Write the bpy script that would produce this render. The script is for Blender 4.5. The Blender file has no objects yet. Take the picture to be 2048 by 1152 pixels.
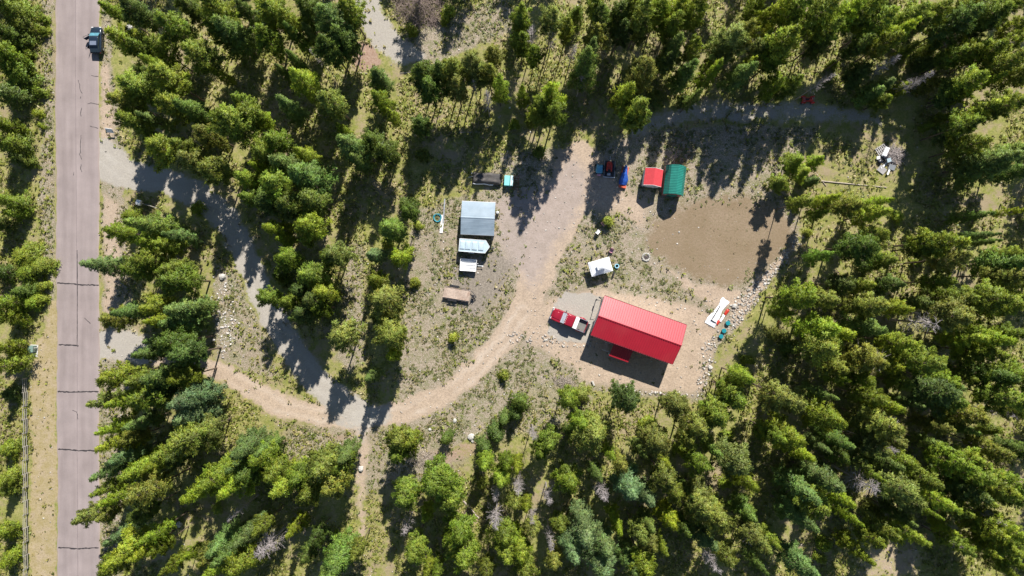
import bpy, math, random
import numpy as np
from mathutils import Vector, Matrix

random.seed(7)
rng = np.random.default_rng(7)
SC = bpy.context.scene
COL = SC.collection

# ------------------------------------------------------------------ camera, sky, sun, exposure
S = 160.0 / 2048.0            # metres of ground per photo pixel
H = 106.67                    # flight height
cam_d = bpy.data.cameras.new('camera')
cam = bpy.data.objects.new('camera', cam_d)
COL.objects.link(cam)
cam.location = (0, 0, H)
cam.rotation_euler = (0, 0, 0)
cam_d.sensor_width = 36
cam_d.lens = 24.0
cam_d.clip_start = 1
cam_d.clip_end = 3000
SC.camera = cam

SUN_EL = math.radians(43.5)
SUN_AZ = math.radians(16)   # clockwise from +Y
sun_dir = Vector((math.sin(SUN_AZ) * math.cos(SUN_EL), math.cos(SUN_AZ) * math.cos(SUN_EL), math.sin(SUN_EL)))
world = bpy.data.worlds.new('World')
SC.world = world
world.use_nodes = True
wn = world.node_tree.nodes
wl = world.node_tree.links
wn.clear()
sky = wn.new('ShaderNodeTexSky')
sky.sky_type = 'NISHITA'
sky.sun_disc = False
sky.sun_elevation = SUN_EL
sky.sun_rotation = SUN_AZ
sky.altitude = 1500
sky.air_density = 0.9
sky.dust_density = 0.4
bg = wn.new('ShaderNodeBackground')
bg.inputs['Strength'].default_value = 0.085
wo = wn.new('ShaderNodeOutputWorld')
wl.new(sky.outputs['Color'], bg.inputs['Color'])
wl.new(bg.outputs['Background'], wo.inputs['Surface'])
sun_d = bpy.data.lights.new('sun', 'SUN')
sun_d.energy = 5.0
sun_d.angle = math.radians(0.53)
sun_d.color = (1.0, 0.955, 0.89)
sun = bpy.data.objects.new('sun', sun_d)
COL.objects.link(sun)
sun.rotation_euler = sun_dir.to_track_quat('Z', 'Y').to_euler()
sun.location = sun_dir * 200
SC.view_settings.view_transform = 'Standard'
SC.view_settings.look = 'None'
SC.view_settings.exposure = 0.68
SC.view_settings.gamma = 1.0
SC.view_settings.use_curve_mapping = False
try:
    SC.cycles.max_bounces = 6
    SC.cycles.diffuse_bounces = 3
    SC.cycles.transparent_max_bounces = 4
except Exception:
    pass


def at(px, py, h=0.0):
    """photo pixel seen at height h -> plan position in metres"""
    k = S * (H - h) / H
    return ((px - 1024) * k, -(py - 576) * k)


def W(px, py, h=0.0, z=0.0):
    x, y = at(px, py, h)
    return (x, y, z)


# ------------------------------------------------------------------ materials
def nodes_of(name):
    m = bpy.data.materials.new(name)
    m.use_nodes = True
    nt = m.node_tree
    return m, nt, nt.nodes['Principled BSDF']


def mat(name, base, rough=0.7, metal=0.0, var=0.12, scale=3.0, bump=0.0, bscale=20.0, spec=0.4, dirt=None, dirt_amt=0.0):
    m, nt, p = nodes_of(name)
    N, L = nt.nodes, nt.links
    tc = N.new('ShaderNodeTexCoord')
    nz = N.new('ShaderNodeTexNoise')
    nz.inputs['Scale'].default_value = scale
    nz.inputs['Detail'].default_value = 6
    nz.inputs['Roughness'].default_value = 0.65
    L.new(tc.outputs['Object'], nz.inputs['Vector'])
    r = N.new('ShaderNodeValToRGB')
    r.color_ramp.elements[0].position = 0.3
    r.color_ramp.elements[1].position = 0.7
    lo = [max(0, c * (1 - var)) for c in base]
    hi = [min(1, c * (1 + var)) for c in base]
    r.color_ramp.elements[0].color = (*lo, 1)
    r.color_ramp.elements[1].color = (*hi, 1)
    L.new(nz.outputs['Fac'], r.inputs['Fac'])
    out = r.outputs['Color']
    if dirt is not None:
        n2 = N.new('ShaderNodeTexNoise')
        n2.inputs['Scale'].default_value = scale * 0.45
        n2.inputs['Detail'].default_value = 8
        L.new(tc.outputs['Object'], n2.inputs['Vector'])
        rr = N.new('ShaderNodeMapRange')
        rr.inputs['From Min'].default_value = 0.45
        rr.inputs['From Max'].default_value = 0.7
        rr.inputs['To Max'].default_value = dirt_amt
        L.new(n2.outputs['Fac'], rr.inputs['Value'])
        mx = N.new('ShaderNodeMixRGB')
        mx.inputs['Color2'].default_value = (*dirt, 1)
        L.new(rr.outputs['Result'], mx.inputs['Fac'])
        L.new(out, mx.inputs['Color1'])
        out = mx.outputs['Color']
    L.new(out, p.inputs['Base Color'])
    p.inputs['Roughness'].default_value = rough
    p.inputs['Metallic'].default_value = metal
    p.inputs['Specular IOR Level'].default_value = spec
    if bump > 0:
        n3 = N.new('ShaderNodeTexNoise')
        n3.inputs['Scale'].default_value = bscale
        n3.inputs['Detail'].default_value = 4
        L.new(tc.outputs['Object'], n3.inputs['Vector'])
        b = N.new('ShaderNodeBump')
        b.inputs['Strength'].default_value = bump
        b.inputs['Distance'].default_value = 0.05
        L.new(n3.outputs['Fac'], b.inputs['Height'])
        L.new(b.outputs['Normal'], p.inputs['Normal'])
    return m


def leaf_material(name, use_attr=False, transl=0.35):
    """foliage: colour of the individual plant (object colour or mesh attribute), varied leaf by leaf"""
    m, nt, p = nodes_of(name)
    N, L = nt.nodes, nt.links
    if use_attr:
        a = N.new('ShaderNodeAttribute')
        a.attribute_name = 'tint'
        base = a.outputs['Color']
    else:
        oi = N.new('ShaderNodeObjectInfo')
        at_ = N.new('ShaderNodeAttribute')
        at_.attribute_name = 'tint'
        mx = N.new('ShaderNodeMixRGB')
        mx.blend_type = 'MULTIPLY'
        mx.inputs['Fac'].default_value = 1
        L.new(oi.outputs['Color'], mx.inputs['Color1'])
        L.new(at_.outputs['Color'], mx.inputs['Color2'])
        base = mx.outputs['Color']
    L.new(base, p.inputs['Base Color'])
    p.inputs['Roughness'].default_value = 0.48
    p.inputs['Specular IOR Level'].default_value = 0.35
    t = N.new('ShaderNodeBsdfTranslucent')
    hs = N.new('ShaderNodeHueSaturation')
    hs.inputs['Hue'].default_value = 0.485
    hs.inputs['Value'].default_value = 1.3
    L.new(base, hs.inputs['Color'])
    L.new(hs.outputs['Color'], t.inputs['Color'])
    ms = N.new('ShaderNodeMixShader')
    ms.inputs['Fac'].default_value = transl
    out = N['Material Output']
    L.new(p.outputs['BSDF'], ms.inputs[1])
    L.new(t.outputs['BSDF'], ms.inputs[2])
    L.new(ms.outputs['Shader'], out.inputs['Surface'])
    return m


M_LEAF = leaf_material('needles')
M_GRASS = leaf_material('grass_blades', use_attr=True, transl=0.3)
M_BARK = mat('bark', (0.13, 0.095, 0.07), 0.9, var=0.35, scale=4, bump=0.4)
M_DEAD = mat('dead_wood', (0.34, 0.30, 0.29), 0.9, var=0.25, scale=3)
M_LOG = mat('weathered_log', (0.40, 0.34, 0.28), 0.9, var=0.25, scale=3)
M_STONE = mat('stone', (0.42, 0.40, 0.36), 0.9, var=0.35, scale=0.8, bump=0.3)
M_PALE = mat('pale_boulder', (0.47, 0.45, 0.41), 0.85, var=0.25, scale=3, bump=0.3)
M_RED_ROOF = mat('red_roof_metal', (0.40, 0.017, 0.033), 0.42, 0.0, var=0.06, scale=0.7, spec=0.5, dirt=(0.42, 0.055, 0.06), dirt_amt=0.4)
M_RED_TRIM = mat('dark_red_trim', (0.18, 0.02, 0.03), 0.5, var=0.1)
M_SIDING = mat('grey_white_siding', (0.62, 0.62, 0.63), 0.7, var=0.05, scale=4)
M_TRIM = mat('white_trim', (0.78, 0.78, 0.76), 0.6, var=0.04)
M_GLASS = mat('window_glass', (0.03, 0.045, 0.055), 0.08, var=0.1, spec=0.8)
M_BLACK = mat('black_plastic', (0.02, 0.02, 0.022), 0.5, var=0.2)
M_RUBBER = mat('tyre_rubber', (0.025, 0.025, 0.026), 0.85, var=0.2)
M_STEEL = mat('galvanised_steel', (0.42, 0.44, 0.46), 0.45, 0.5, var=0.12)
M_DARKSTEEL = mat('dark_steel', (0.055, 0.055, 0.06), 0.55, 0.3, var=0.2)
M_SHED_ROOF = mat('grey_shed_metal', (0.24, 0.31, 0.37), 0.5, 0.05, var=0.14, scale=0.5, dirt=(0.36, 0.42, 0.47), dirt_amt=0.5)
M_SHED_WALL = mat('shed_wall', (0.25, 0.28, 0.27), 0.7, var=0.12)
M_TR_ROOF = mat('silver_trailer_roof', (0.42, 0.52, 0.58), 0.5, 0.05, var=0.1, scale=1.2, bump=0.5, bscale=2.0)
M_WHITE = mat('white_paint', (0.78, 0.78, 0.77), 0.45, var=0.04)
M_FABRIC = mat('white_canopy_fabric', (0.82, 0.83, 0.84), 0.75, var=0.03, scale=2, bump=0.15, bscale=6)
M_PLANK = mat('weathered_plank', (0.46, 0.36, 0.29), 0.85, var=0.3, scale=2.2, dirt=(0.22, 0.13, 0.09), dirt_amt=0.6)
M_FENCE = mat('grey_rail_wood', (0.30, 0.28, 0.24), 0.9, var=0.2, scale=4)
M_TRUCK = mat('red_truck_paint', (0.30, 0.012, 0.028), 0.25, 0.1, var=0.05, spec=0.6)
M_CARBLUE = mat('dark_blue_car_paint', (0.018, 0.03, 0.05), 0.2, 0.2, var=0.08, spec=0.6)
M_BED = mat('truck_bed_liner', (0.16, 0.165, 0.15), 0.8, var=0.15)
M_CHROME = mat('chrome', (0.6, 0.61, 0.62), 0.25, 0.8, var=0.05)
M_LAMP = mat('lamp_lens', (0.75, 0.76, 0.74), 0.2, var=0.03)
M_TAIL = mat('tail_lens', (0.4, 0.02, 0.02), 0.25, var=0.03)
M_SHINGLE = mat('red_shingle', (0.55, 0.05, 0.06), 0.7, var=0.15, scale=3)
M_GREEN_ROOF = mat('green_roof_metal', (0.018, 0.19, 0.15), 0.5, 0.0, var=0.2, scale=1.0, dirt=(0.05, 0.25, 0.2), dirt_amt=0.5)
M_PINKWALL = mat('barn_red_end_wall', (0.36, 0.15, 0.13), 0.75, var=0.12)
M_TARP_BLUE = mat('blue_tarp', (0.03, 0.10, 0.42), 0.35, var=0.15, scale=4, bump=0.6, bscale=4)
M_TARP_CYAN = mat('cyan_cover', (0.10, 0.34, 0.48), 0.4, var=0.15, scale=4, bump=0.4, bscale=5)
M_RED_PLASTIC = mat('red_plastic', (0.48, 0.035, 0.02), 0.4, var=0.1)
M_ORANGE = mat('orange_red_paint', (0.55, 0.10, 0.04), 0.5, var=0.1)
M_TARP_DARK = mat('dark_grey_tarp', (0.075, 0.07, 0.068), 0.85, var=0.3, scale=1.5, bump=0.5, bscale=3, dirt=(0.16, 0.14, 0.12), dirt_amt=0.6)
M_MINT = mat('mint_plastic', (0.22, 0.62, 0.60), 0.45, var=0.06)
M_RUST = mat('rusty_steel', (0.26, 0.10, 0.045), 0.9, var=0.3, scale=8)
M_TEAL = mat('teal_plastic', (0.012, 0.21, 0.25), 0.4, var=0.06)
M_HOSE = mat('teal_hose', (0.03, 0.26, 0.33), 0.5, var=0.15)
M_SHEET = mat('white_plastic_sheet', (0.84, 0.84, 0.86), 0.55, var=0.04, bump=0.5, bscale=5)
M_PINK = mat('pink_fabric', (0.62, 0.30, 0.36), 0.8, var=0.12)
M_BOARD = mat('grey_board', (0.42, 0.40, 0.39), 0.85, var=0.2, scale=3)
M_TBOX = mat('green_grey_metal', (0.17, 0.25, 0.22), 0.6, var=0.1)
M_CONC = mat('concrete', (0.48, 0.46, 0.43), 0.9, var=0.12)
M_ASH = mat('ash', (0.12, 0.10, 0.095), 0.95, var=0.5, scale=12)
M_BAG = mat('black_bag', (0.018, 0.02, 0.03), 0.35, var=0.2, bump=0.6, bscale=6)
M_CRACK = mat('crack_seal', (0.035, 0.03, 0.032), 0.8, var=0.2)
M_SEAM = mat('paving_seam', (0.19, 0.155, 0.155), 0.9, var=0.15)


# ------------------------------------------------------------------ mesh builder
class MB:
    def __init__(self):
        self.v, self.f = [], []

    def add(self, vs, fs):
        b = len(self.v)
        self.v += [tuple(p) for p in vs]
        self.f += [tuple(i + b for i in q) for q in fs]
        return self

    def box(self, c, s, rz=0.0, rx=0.0, ry=0.0):
        m = Matrix.Translation(c) @ Matrix.Rotation(rz, 4, 'Z') @ Matrix.Rotation(ry, 4, 'Y') @ Matrix.Rotation(rx, 4, 'X')
        hx, hy, hz = s[0] / 2, s[1] / 2, s[2] / 2
        vs = [m @ Vector(p) for p in ((-hx, -hy, -hz), (hx, -hy, -hz), (hx, hy, -hz), (-hx, hy, -hz),
                                      (-hx, -hy, hz), (hx, -hy, hz), (hx, hy, hz), (-hx, hy, hz))]
        return self.add(vs, [(3, 2, 1, 0), (4, 5, 6, 7), (0, 1, 5, 4), (1, 2, 6, 5), (2, 3, 7, 6), (3, 0, 4, 7)])

    def tube(self, p0, p1, r0, r1=None, n=8, cap=True):
        r1 = r0 if r1 is None else r1
        p0, p1 = Vector(p0), Vector(p1)
        d = (p1 - p0).normalized()
        u = d.orthogonal().normalized()
        w = d.cross(u)
        vs, fs = [], []
        for p, r in ((p0, r0), (p1, r1)):
            for i in range(n):
                a = 2 * math.pi * i / n
                vs.append(p + u * (math.cos(a) * r) + w * (math.sin(a) * r))
        for i in range(n):
            j = (i + 1) % n
            fs.append((i, j, n + j, n + i))
        if cap:
            fs.append(tuple(reversed(range(n))))
            fs.append(tuple(range(n, 2 * n)))
        return self.add(vs, fs)

    def path(self, pts, r, n=5):
        for a, b in zip(pts[:-1], pts[1:]):
            self.tube(a, b, r, r, n)
        return self

    def torus(self, c, R, r, n=28, k=6, wob=0.0):
        vs, fs = [], []
        for i in range(n):
            a = 2 * math.pi * i / n
            rr = R * (1 + wob * math.sin(3 * a))
            for j in range(k):
                b = 2 * math.pi * j / k
                q = rr + r * math.cos(b)
                vs.append((c[0] + q * math.cos(a), c[1] + q * math.sin(a), c[2] + r * math.sin(b)))
        for i in range(n):
            for j in range(k):
                fs.append((i * k + j, ((i + 1) % n) * k + j, ((i + 1) % n) * k + (j + 1) % k, i * k + (j + 1) % k))
        return self.add(vs, fs)

    def loft(self, rings, cap=True, closed=True):
        n = len(rings[0])
        vs, fs = [], []
        for r in rings:
            vs += r
        for a in range(len(rings) - 1):
            for i in range(n if closed else n - 1):
                j = (i + 1) % n
                fs.append((a * n + i, a * n + j, (a + 1) * n + j, (a + 1) * n + i))
        if cap:
            fs.append(tuple(reversed(range(n))))
            fs.append(tuple((len(rings) - 1) * n + i for i in range(n)))
        return self.add(vs, fs)

    def prism(self, poly, z0, z1):
        n = len(poly)
        return self.loft([[(x, y, z0) for x, y in poly], [(x, y, z1) for x, y in poly]])

    def rock(self, c, r, sq=0.6, seed=0, rings=4, seg=7):
        rd = random.Random(seed)
        vs, fs = [(c[0], c[1], c[2] + r * sq)], []
        for i in range(1, rings):
            t = math.pi * i / rings
            for j in range(seg):
                a = 2 * math.pi * j / seg + rd.uniform(-.15, .15)
                k = r * rd.uniform(0.78, 1.15)
                vs.append((c[0] + k * math.sin(t) * math.cos(a), c[1] + k * math.sin(t) * math.sin(a), c[2] + k * sq * math.cos(t)))
        vs.append((c[0], c[1], c[2] - r * sq))
        for j in range(seg):
            fs.append((0, 1 + j, 1 + (j + 1) % seg))
        for i in range(rings - 2):
            for j in range(seg):
                a = 1 + i * seg
                fs.append((a + j, a + seg + j, a + seg + (j + 1) % seg, a + (j + 1) % seg))
        b = 1 + (rings - 2) * seg
        for j in range(seg):
            fs.append((b + j, len(vs) - 1, b + (j + 1) % seg))
        return self.add(vs, fs)

    def grid(self, fn, nu, nv):
        vs = [fn(i / nu, j / nv) for j in range(nv + 1) for i in range(nu + 1)]
        fs = [(j * (nu + 1) + i, j * (nu + 1) + i + 1, (j + 1) * (nu + 1) + i + 1, (j + 1) * (nu + 1) + i) for j in range(nv) for i in range(nu)]
        return self.add(vs, fs)

    def build(self, name, material, parent=None, smooth=False, bevel=0.0, solid=0.0):
        me = bpy.data.meshes.new(name)
        me.from_pydata(self.v, [], self.f)
        me.materials.append(material)
        if smooth:
            me.polygons.foreach_set('use_smooth', [True] * len(me.polygons))
        me.update()
        o = bpy.data.objects.new(name, me)
        COL.objects.link(o)
        if parent is not None:
            o.parent = parent
        if solid:
            s = o.modifiers.new('thickness', 'SOLIDIFY')
            s.thickness = solid
        if bevel:
            b = o.modifiers.new('edge', 'BEVEL')
            b.width = bevel
            b.segments = 2
            b.limit_method = 'ANGLE'
        return o


def np_mesh(name, V, Q, material, tint=None, smooth=False, normals=None):
    """numpy mesh from (n,3) verts and (m,4) quads or (m,3) tris; tint per vertex rgb"""
    me = bpy.data.meshes.new(name)
    k = Q.shape[1]
    if normals is not None:   # wind every face so that it faces along its soft normal
        gn = np.cross(V[Q[:, 1]] - V[Q[:, 0]], V[Q[:, 2]] - V[Q[:, 0]])
        flip = (gn * normals[Q[:, 0]]).sum(1) < 0
        Q = Q.copy()
        Q[flip] = Q[flip][:, ::-1]
    me.vertices.add(len(V))
    me.vertices.foreach_set('co', V.astype(np.float32).ravel())
    me.loops.add(len(Q) * k)
    me.polygons.add(len(Q))
    me.polygons.foreach_set('loop_start', np.arange(0, len(Q) * k, k, dtype=np.int32))
    me.loops.foreach_set('vertex_index', Q.astype(np.int32).ravel())
    me.update(calc_edges=True)
    me.materials.append(material)
    if tint is not None:
        a = me.attributes.new('tint', 'FLOAT_COLOR', 'POINT')
        c = np.ones((len(V), 4), np.float32)
        c[:, :3] = tint
        a.data.foreach_set('color', c.ravel())
    if smooth or normals is not None:
        me.polygons.foreach_set('use_smooth', np.ones(len(Q), bool))
    if normals is not None:   # soft plant normals: each leaf shades with the spray it belongs to
        me.normals_split_custom_set_from_vertices(normals.astype(np.float32))
    return me


def link(name, me, parent=None, loc=None, rz=0.0):
    o = bpy.data.objects.new(name, me)
    COL.objects.link(o)
    if parent is not None:
        o.parent = parent
    if loc is not None:
        o.location = loc
    o.rotation_euler[2] = rz
    return o


def tag(o, label=None, cat=None, group=None, kind=None):
    if label:
        o['label'] = label
    if cat:
        o['category'] = cat
    if group:
        o['group'] = group
    if kind:
        o['kind'] = kind
    return o


def thing(name, label, cat, loc=(0, 0, 0), rz=0.0, group=None):
    o = bpy.data.objects.new(name, None)
    o.empty_display_size = 0.3
    COL.objects.link(o)
    o.location = loc
    o.rotation_euler[2] = rz
    return tag(o, label, cat, group)


# ------------------------------------------------------------------ ground masks (photo pixels -> plan)
def vnoise(x, y, seed):
    """smooth value noise, vectorised, ~[-1,1]"""
    xi, yi = np.floor(x).astype(np.int64), np.floor(y).astype(np.int64)
    fx, fy = x - xi, y - yi
    fx, fy = fx * fx * (3 - 2 * fx), fy * fy * (3 - 2 * fy)

    def h(a, b):
        n = (a * 374761393 + b * 668265263 + seed * 1442695041) & 0x7fffffff
        n = ((n ^ (n >> 13)) * 1274126177) & 0x7fffffff
        return ((n ^ (n >> 16)) & 0xffff) / 32767.5 - 1
    return (h(xi, yi) * (1 - fx) + h(xi + 1, yi) * fx) * (1 - fy) + (h(xi, yi + 1) * (1 - fx) + h(xi + 1, yi + 1) * fx) * fy


def fbm(x, y, seed, o=4):
    s, a, t = 0, 1.0, 0
    for i in range(o):
        s = s + a * vnoise(x * 2 ** i, y * 2 ** i, seed + i)
        t += a
        a *= 0.5
    return s / t


def line_mask(X, Y, pts, soft=6.0):
    """pts (px,py,halfwidth px): 1 inside, 0 outside"""
    best = np.full(X.shape, 1e9)
    for (x0, y0, w0), (x1, y1, w1) in zip(pts[:-1], pts[1:]):
        dx, dy = x1 - x0, y1 - y0
        t = np.clip(((X - x0) * dx + (Y - y0) * dy) / (dx * dx + dy * dy), 0, 1)
        d = np.hypot(X - x0 - t * dx, Y - y0 - t * dy) - (w0 + t * (w1 - w0))
        best = np.minimum(best, d)
    return np.clip(0.5 - best / (2 * soft), 0, 1)


def rut_mask(X, Y, pts):
    best = np.full(X.shape, 1e9)
    for (x0, y0, w0), (x1, y1, w1) in zip(pts[:-1], pts[1:]):
        dx, dy = x1 - x0, y1 - y0
        t = np.clip(((X - x0) * dx + (Y - y0) * dy) / (dx * dx + dy * dy), 0, 1)
        best = np.minimum(best, np.hypot(X - x0 - t * dx, Y - y0 - t * dy))
    return np.exp(-((best - 10.5) / 4.0) ** 2)


def poly_mask(X, Y, poly, soft=8.0):
    n = len(poly)
    ins = np.zeros(X.shape, bool)
    best = np.full(X.shape, 1e9)
    for i in range(n):
        x0, y0 = poly[i]
        x1, y1 = poly[(i + 1) % n]
        c = ((y0 > Y) != (y1 > Y)) & (X < (x1 - x0) * (Y - y0) / ((y1 - y0) if y1 != y0 else 1e-9) + x0)
        ins ^= c
        dx, dy = x1 - x0, y1 - y0
        t = np.clip(((X - x0) * dx + (Y - y0) * dy) / (dx * dx + dy * dy), 0, 1)
        best = np.minimum(best, np.hypot(X - x0 - t * dx, Y - y0 - t * dy))
    sd = np.where(ins, -best, best)
    return np.clip(0.5 - sd / (2 * soft), 0, 1)


DRIVE = [(196, 312, 40), (225, 330, 38), (262, 350, 30), (330, 362, 26), (400, 392, 26), (448, 432, 25), (487, 495, 26), (508, 555, 25),
         (545, 630, 25), (590, 710, 26), (640, 770, 28), (695, 812, 30), (735, 832, 26)]
DRIVE2 = [(196, 690, 34), (245, 692, 36), (285, 700, 30)]
LOWER = [(280, 705, 18), (350, 720, 17), (430, 738, 20), (500, 775, 22), (570, 815, 24), (640, 832, 24), (720, 838, 26)]
TRACK = [(720, 836, 24), (800, 826, 24), (880, 795, 22), (950, 740, 22), (1005, 685, 24), (1045, 625, 30), (1070, 560, 36), (1088, 500, 38),
         (1110, 445, 44), (1135, 395, 46), (1150, 350, 40), (1160, 310, 30)]
UPPER = [(1270, 262, 16), (1300, 248, 22), (1380, 225, 24), (1480, 222, 25), (1600, 224, 26), (1690, 230, 22), (1755, 244, 14)]
SPUR = [(728, 850, 16), (728, 900, 14), (722, 960, 12), (720, 1010, 9), (728, 1090, 8)]
NORTH = [(722, -60, 26), (735, 20, 30), (762, 70, 30), (800, 105, 26), (840, 112, 14)]
LAWN = [(1292, 482), (1306, 446), (1345, 416), (1410, 396), (1480, 392), (1532, 402), (1570, 426), (1590, 458), (1582, 492), (1545, 528), (1490, 562), (1442, 574),
        (1392, 556), (1340, 530), (1305, 505)]
PAD = [(1112, 600), (1130, 584), (1170, 586), (1204, 596), (1192, 640), (1180, 690), (1120, 678), (1092, 668), (1096, 640), (1108, 620)]
HOUSE_PAD = [(1040, 640), (1090, 600), (1110, 590), (1200, 575), (1300, 590), (1400, 610), (1440, 650), (1415, 720), (1410, 775), (1385, 792), (1290, 784),
             (1170, 764), (1130, 730), (1085, 700), (1050, 690)]
YARD = [(812, 500), (838, 420), (905, 396), (960, 385), (1000, 300), (1080, 300), (1180, 300), (1290, 262), (1480, 250), (1640, 255), (1600, 320),
        (1570, 380), (1600, 440), (1596, 490), (1545, 560), (1480, 640), (1420, 720), (1412, 800), (1290, 792), (1130, 770), (1060, 770), (985, 850),
        (900, 900), (840, 870), (760, 850), (795, 790), (806, 650)]
DARKGRAV = [(905, 520), (1000, 500), (1035, 520), (1000, 590), (950, 640), (900, 600)]
MAUVE = [(975, 398), (1090, 360), (1150, 310), (1185, 350), (1160, 430), (1115, 490), (1070, 585), (1020, 530), (990, 480)]


def berm_mask(x, y):
    return np.maximum.reduce([line_mask(x, y, [(1597, 470, 7), (1562, 528, 9), (1515, 575, 14), (1482, 620, 19), (1466, 648, 14)], 8),
                              line_mask(x, y, [(1436, 665, 9), (1416, 700, 12), (1412, 750, 11), (1395, 790, 7)], 8) * .75])


def fields(PX, PY):
    """all cover masks at photo-pixel positions"""
    wx = PX + 9 * fbm(PX / 28, PY / 28, 3) + 3 * vnoise(PX / 7, PY / 7, 9)
    wy = PY + 7 * fbm(PX / 28, PY / 28, 5) + 3 * vnoise(PX / 7, PY / 7, 11)
    f = {}
    f['drive'] = np.maximum(line_mask(wx, wy, DRIVE, 11), line_mask(wx, wy, DRIVE2, 12) * .8)
    f['rut'] = np.maximum.reduce([rut_mask(wx, wy, q) for q in (TRACK[:6], LOWER, DRIVE, SPUR)]) * np.clip(.55 + 1.2 * fbm(PX / 40, PY / 40, 44), 0, 1)
    f['track'] = np.maximum.reduce([line_mask(wx, wy, TRACK, 9), line_mask(wx, wy, LOWER, 8) * 0.9, line_mask(wx, wy, SPUR, 9) * 0.75])
    f['upper'] = line_mask(wx, wy, UPPER, 14)
    f['north'] = line_mask(wx, wy, NORTH, 9)
    f['lawn'] = poly_mask(wx + 5 * vnoise(PX / 11, PY / 11, 15), wy + 5 * vnoise(PX / 11, PY / 11, 16), LAWN, 22)
    f['pad'] = poly_mask(wx, wy, PAD, 5)
    hp = poly_mask(wx, wy, HOUSE_PAD, 14)
    f['bare'] = np.maximum.reduce([f['track'], hp * 0.9, poly_mask(wx, wy, [(1100, 300), (1190, 290), (1260, 380), (1310, 400), (1290, 470), (1250, 440), (1180, 420), (1100, 420)], 20) * 0.85,
                                   poly_mask(wx, wy, [(202, 380), (245, 400), (240, 560), (215, 660), (202, 660)], 10) * 0.7,
                                   poly_mask(wx, wy, [(200, 120), (225, 130), (232, 290), (200, 300)], 8) * 0.75,
                                   poly_mask(wx, wy, [(62, 640), (112, 630), (114, 1160), (58, 1160)], 8) * 0.42,
                                   poly_mask(wx, wy, [(1590, 490), (1500, 585), (1455, 575), (1390, 560), (1290, 515), (1330, 545), (1420, 620), (1480, 620), (1560, 545)], 10) * 0.8,
                                   f['north'] * 0.6, poly_mask(wx, wy, [(1740, 1080), (1850, 1085), (1850, 1160), (1690, 1160)], 15) * 0.6])
    f['gravel'] = np.maximum.reduce([f['drive'], f['pad'], f['upper'] * 0.62, f['north'] * 0.8, f['track'] * np.clip((90 - np.hypot(PX - 720, PY - 830)) / 60, 0, 0.7)])
    f['dry'] = np.maximum.reduce([poly_mask(wx, wy, YARD, 14), poly_mask(wx, wy, [(428, 520), (470, 540), (520, 640), (560, 760), (470, 740), (430, 720), (425, 600)], 12) * 0.8,
                                  poly_mask(wx, wy, [(690, 480), (735, 480), (735, 720), (700, 760), (670, 720)], 16) * 0.75,
                                  poly_mask(wx, wy, [(560, 850), (700, 830), (860, 860), (960, 920), (900, 960), (740, 1000), (735, 1160), (715, 1160), (712, 930), (560, 930)], 22) * 0.65,
                                  poly_mask(wx, wy, [(770, 90), (880, 40), (1020, -20), (1030, 60), (900, 120), (840, 140)], 14) * 0.9,
                                  poly_mask(wx, wy, [(1030, 700), (1130, 740), (1200, 780), (1180, 850), (1080, 880), (960, 900), (950, 850)], 20) * 0.6,
                                  poly_mask(wx, wy, [(76, -20), (112, -20), (114, 640), (84, 600), (70, 400), (82, 200)], 12) * 0.75,
                                  poly_mask(wx, wy, [(200, -20), (215, -20), (250, 300), (270, 700), (240, 1160), (200, 1160)], 8) * 0.7,
                                  poly_mask(wx, wy, [(1720, 260), (1830, 260), (1820, 380), (1700, 420), (1660, 380)], 20) * 0.35])
    f['straw'] = np.maximum(poly_mask(wx, wy, [(62, 700), (112, 640), (114, 1160), (60, 1160)], 6), poly_mask(wx, wy, [(100, 600), (114, 600), (114, 760), (80, 760)], 6))
    f['duff'] = np.maximum.reduce([poly_mask(wx, wy, [(708, 80), (748, 90), (760, 130), (725, 145), (705, 130)], 10),
                                   poly_mask(wx, wy, [(400, 730), (560, 830), (740, 870), (730, 930), (640, 880), (500, 830)], 16) * 0.5,
                                   poly_mask(wx, wy, [(800, 900), (980, 860), (1000, 900), (880, 960)], 22) * 0.55])
    f['stony'] = berm_mask(wx, wy)
    f['bare'] = np.maximum(f['bare'], f['stony'] * .8)
    f['dark'] = poly_mask(wx, wy, DARKGRAV, 16) * 0.9
    f['mauve'] = poly_mask(wx, wy, MAUVE, 24) * 0.8
    f['smooth'] = np.clip(np.maximum.reduce([f['dry'], f['gravel'], f['bare'], f['lawn'], line_mask(PX, PY, [(156, -200, 70), (156, 1400, 70)], 20)]), 0, 1)
    return f


def height(PX, PY, f):
    x, y = PX * S, PY * S
    return (0.16 * fbm(x / 5, y / 5, 21, 3) + 0.05 * vnoise(x / 0.9, y / 0.9, 31)) * (1 - f['smooth']) ** 1.5 - 0.02 * (1 - f['smooth'])


# fine grid for the place itself, coarse to the horizon
STEP = 4.0
gx = np.arange(-120, 2168 + 1, STEP)
gy = np.arange(-160, 1272 + 1, STEP)
far = np.array([400., 1200., 3000., 8000., 20000.])
ax = np.concatenate([(gx[0] - far)[::-1], gx, gx[-1] + far])
ay = np.concatenate([(gy[0] - far)[::-1], gy, gy[-1] + far])
PX, PY = np.meshgrid(ax, ay)
F = fields(PX, PY)
Z = height(PX, PY, F)
VX, VY = (PX - 1024) * S, -(PY - 576) * S
nx, ny = len(ax), len(ay)
idx = np.arange(nx * ny).reshape(ny, nx)
QALL = np.stack([idx[1:, :-1], idx[1:, 1:], idx[:-1, 1:], idx[:-1, :-1]], -1).reshape(-1, 4)


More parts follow.
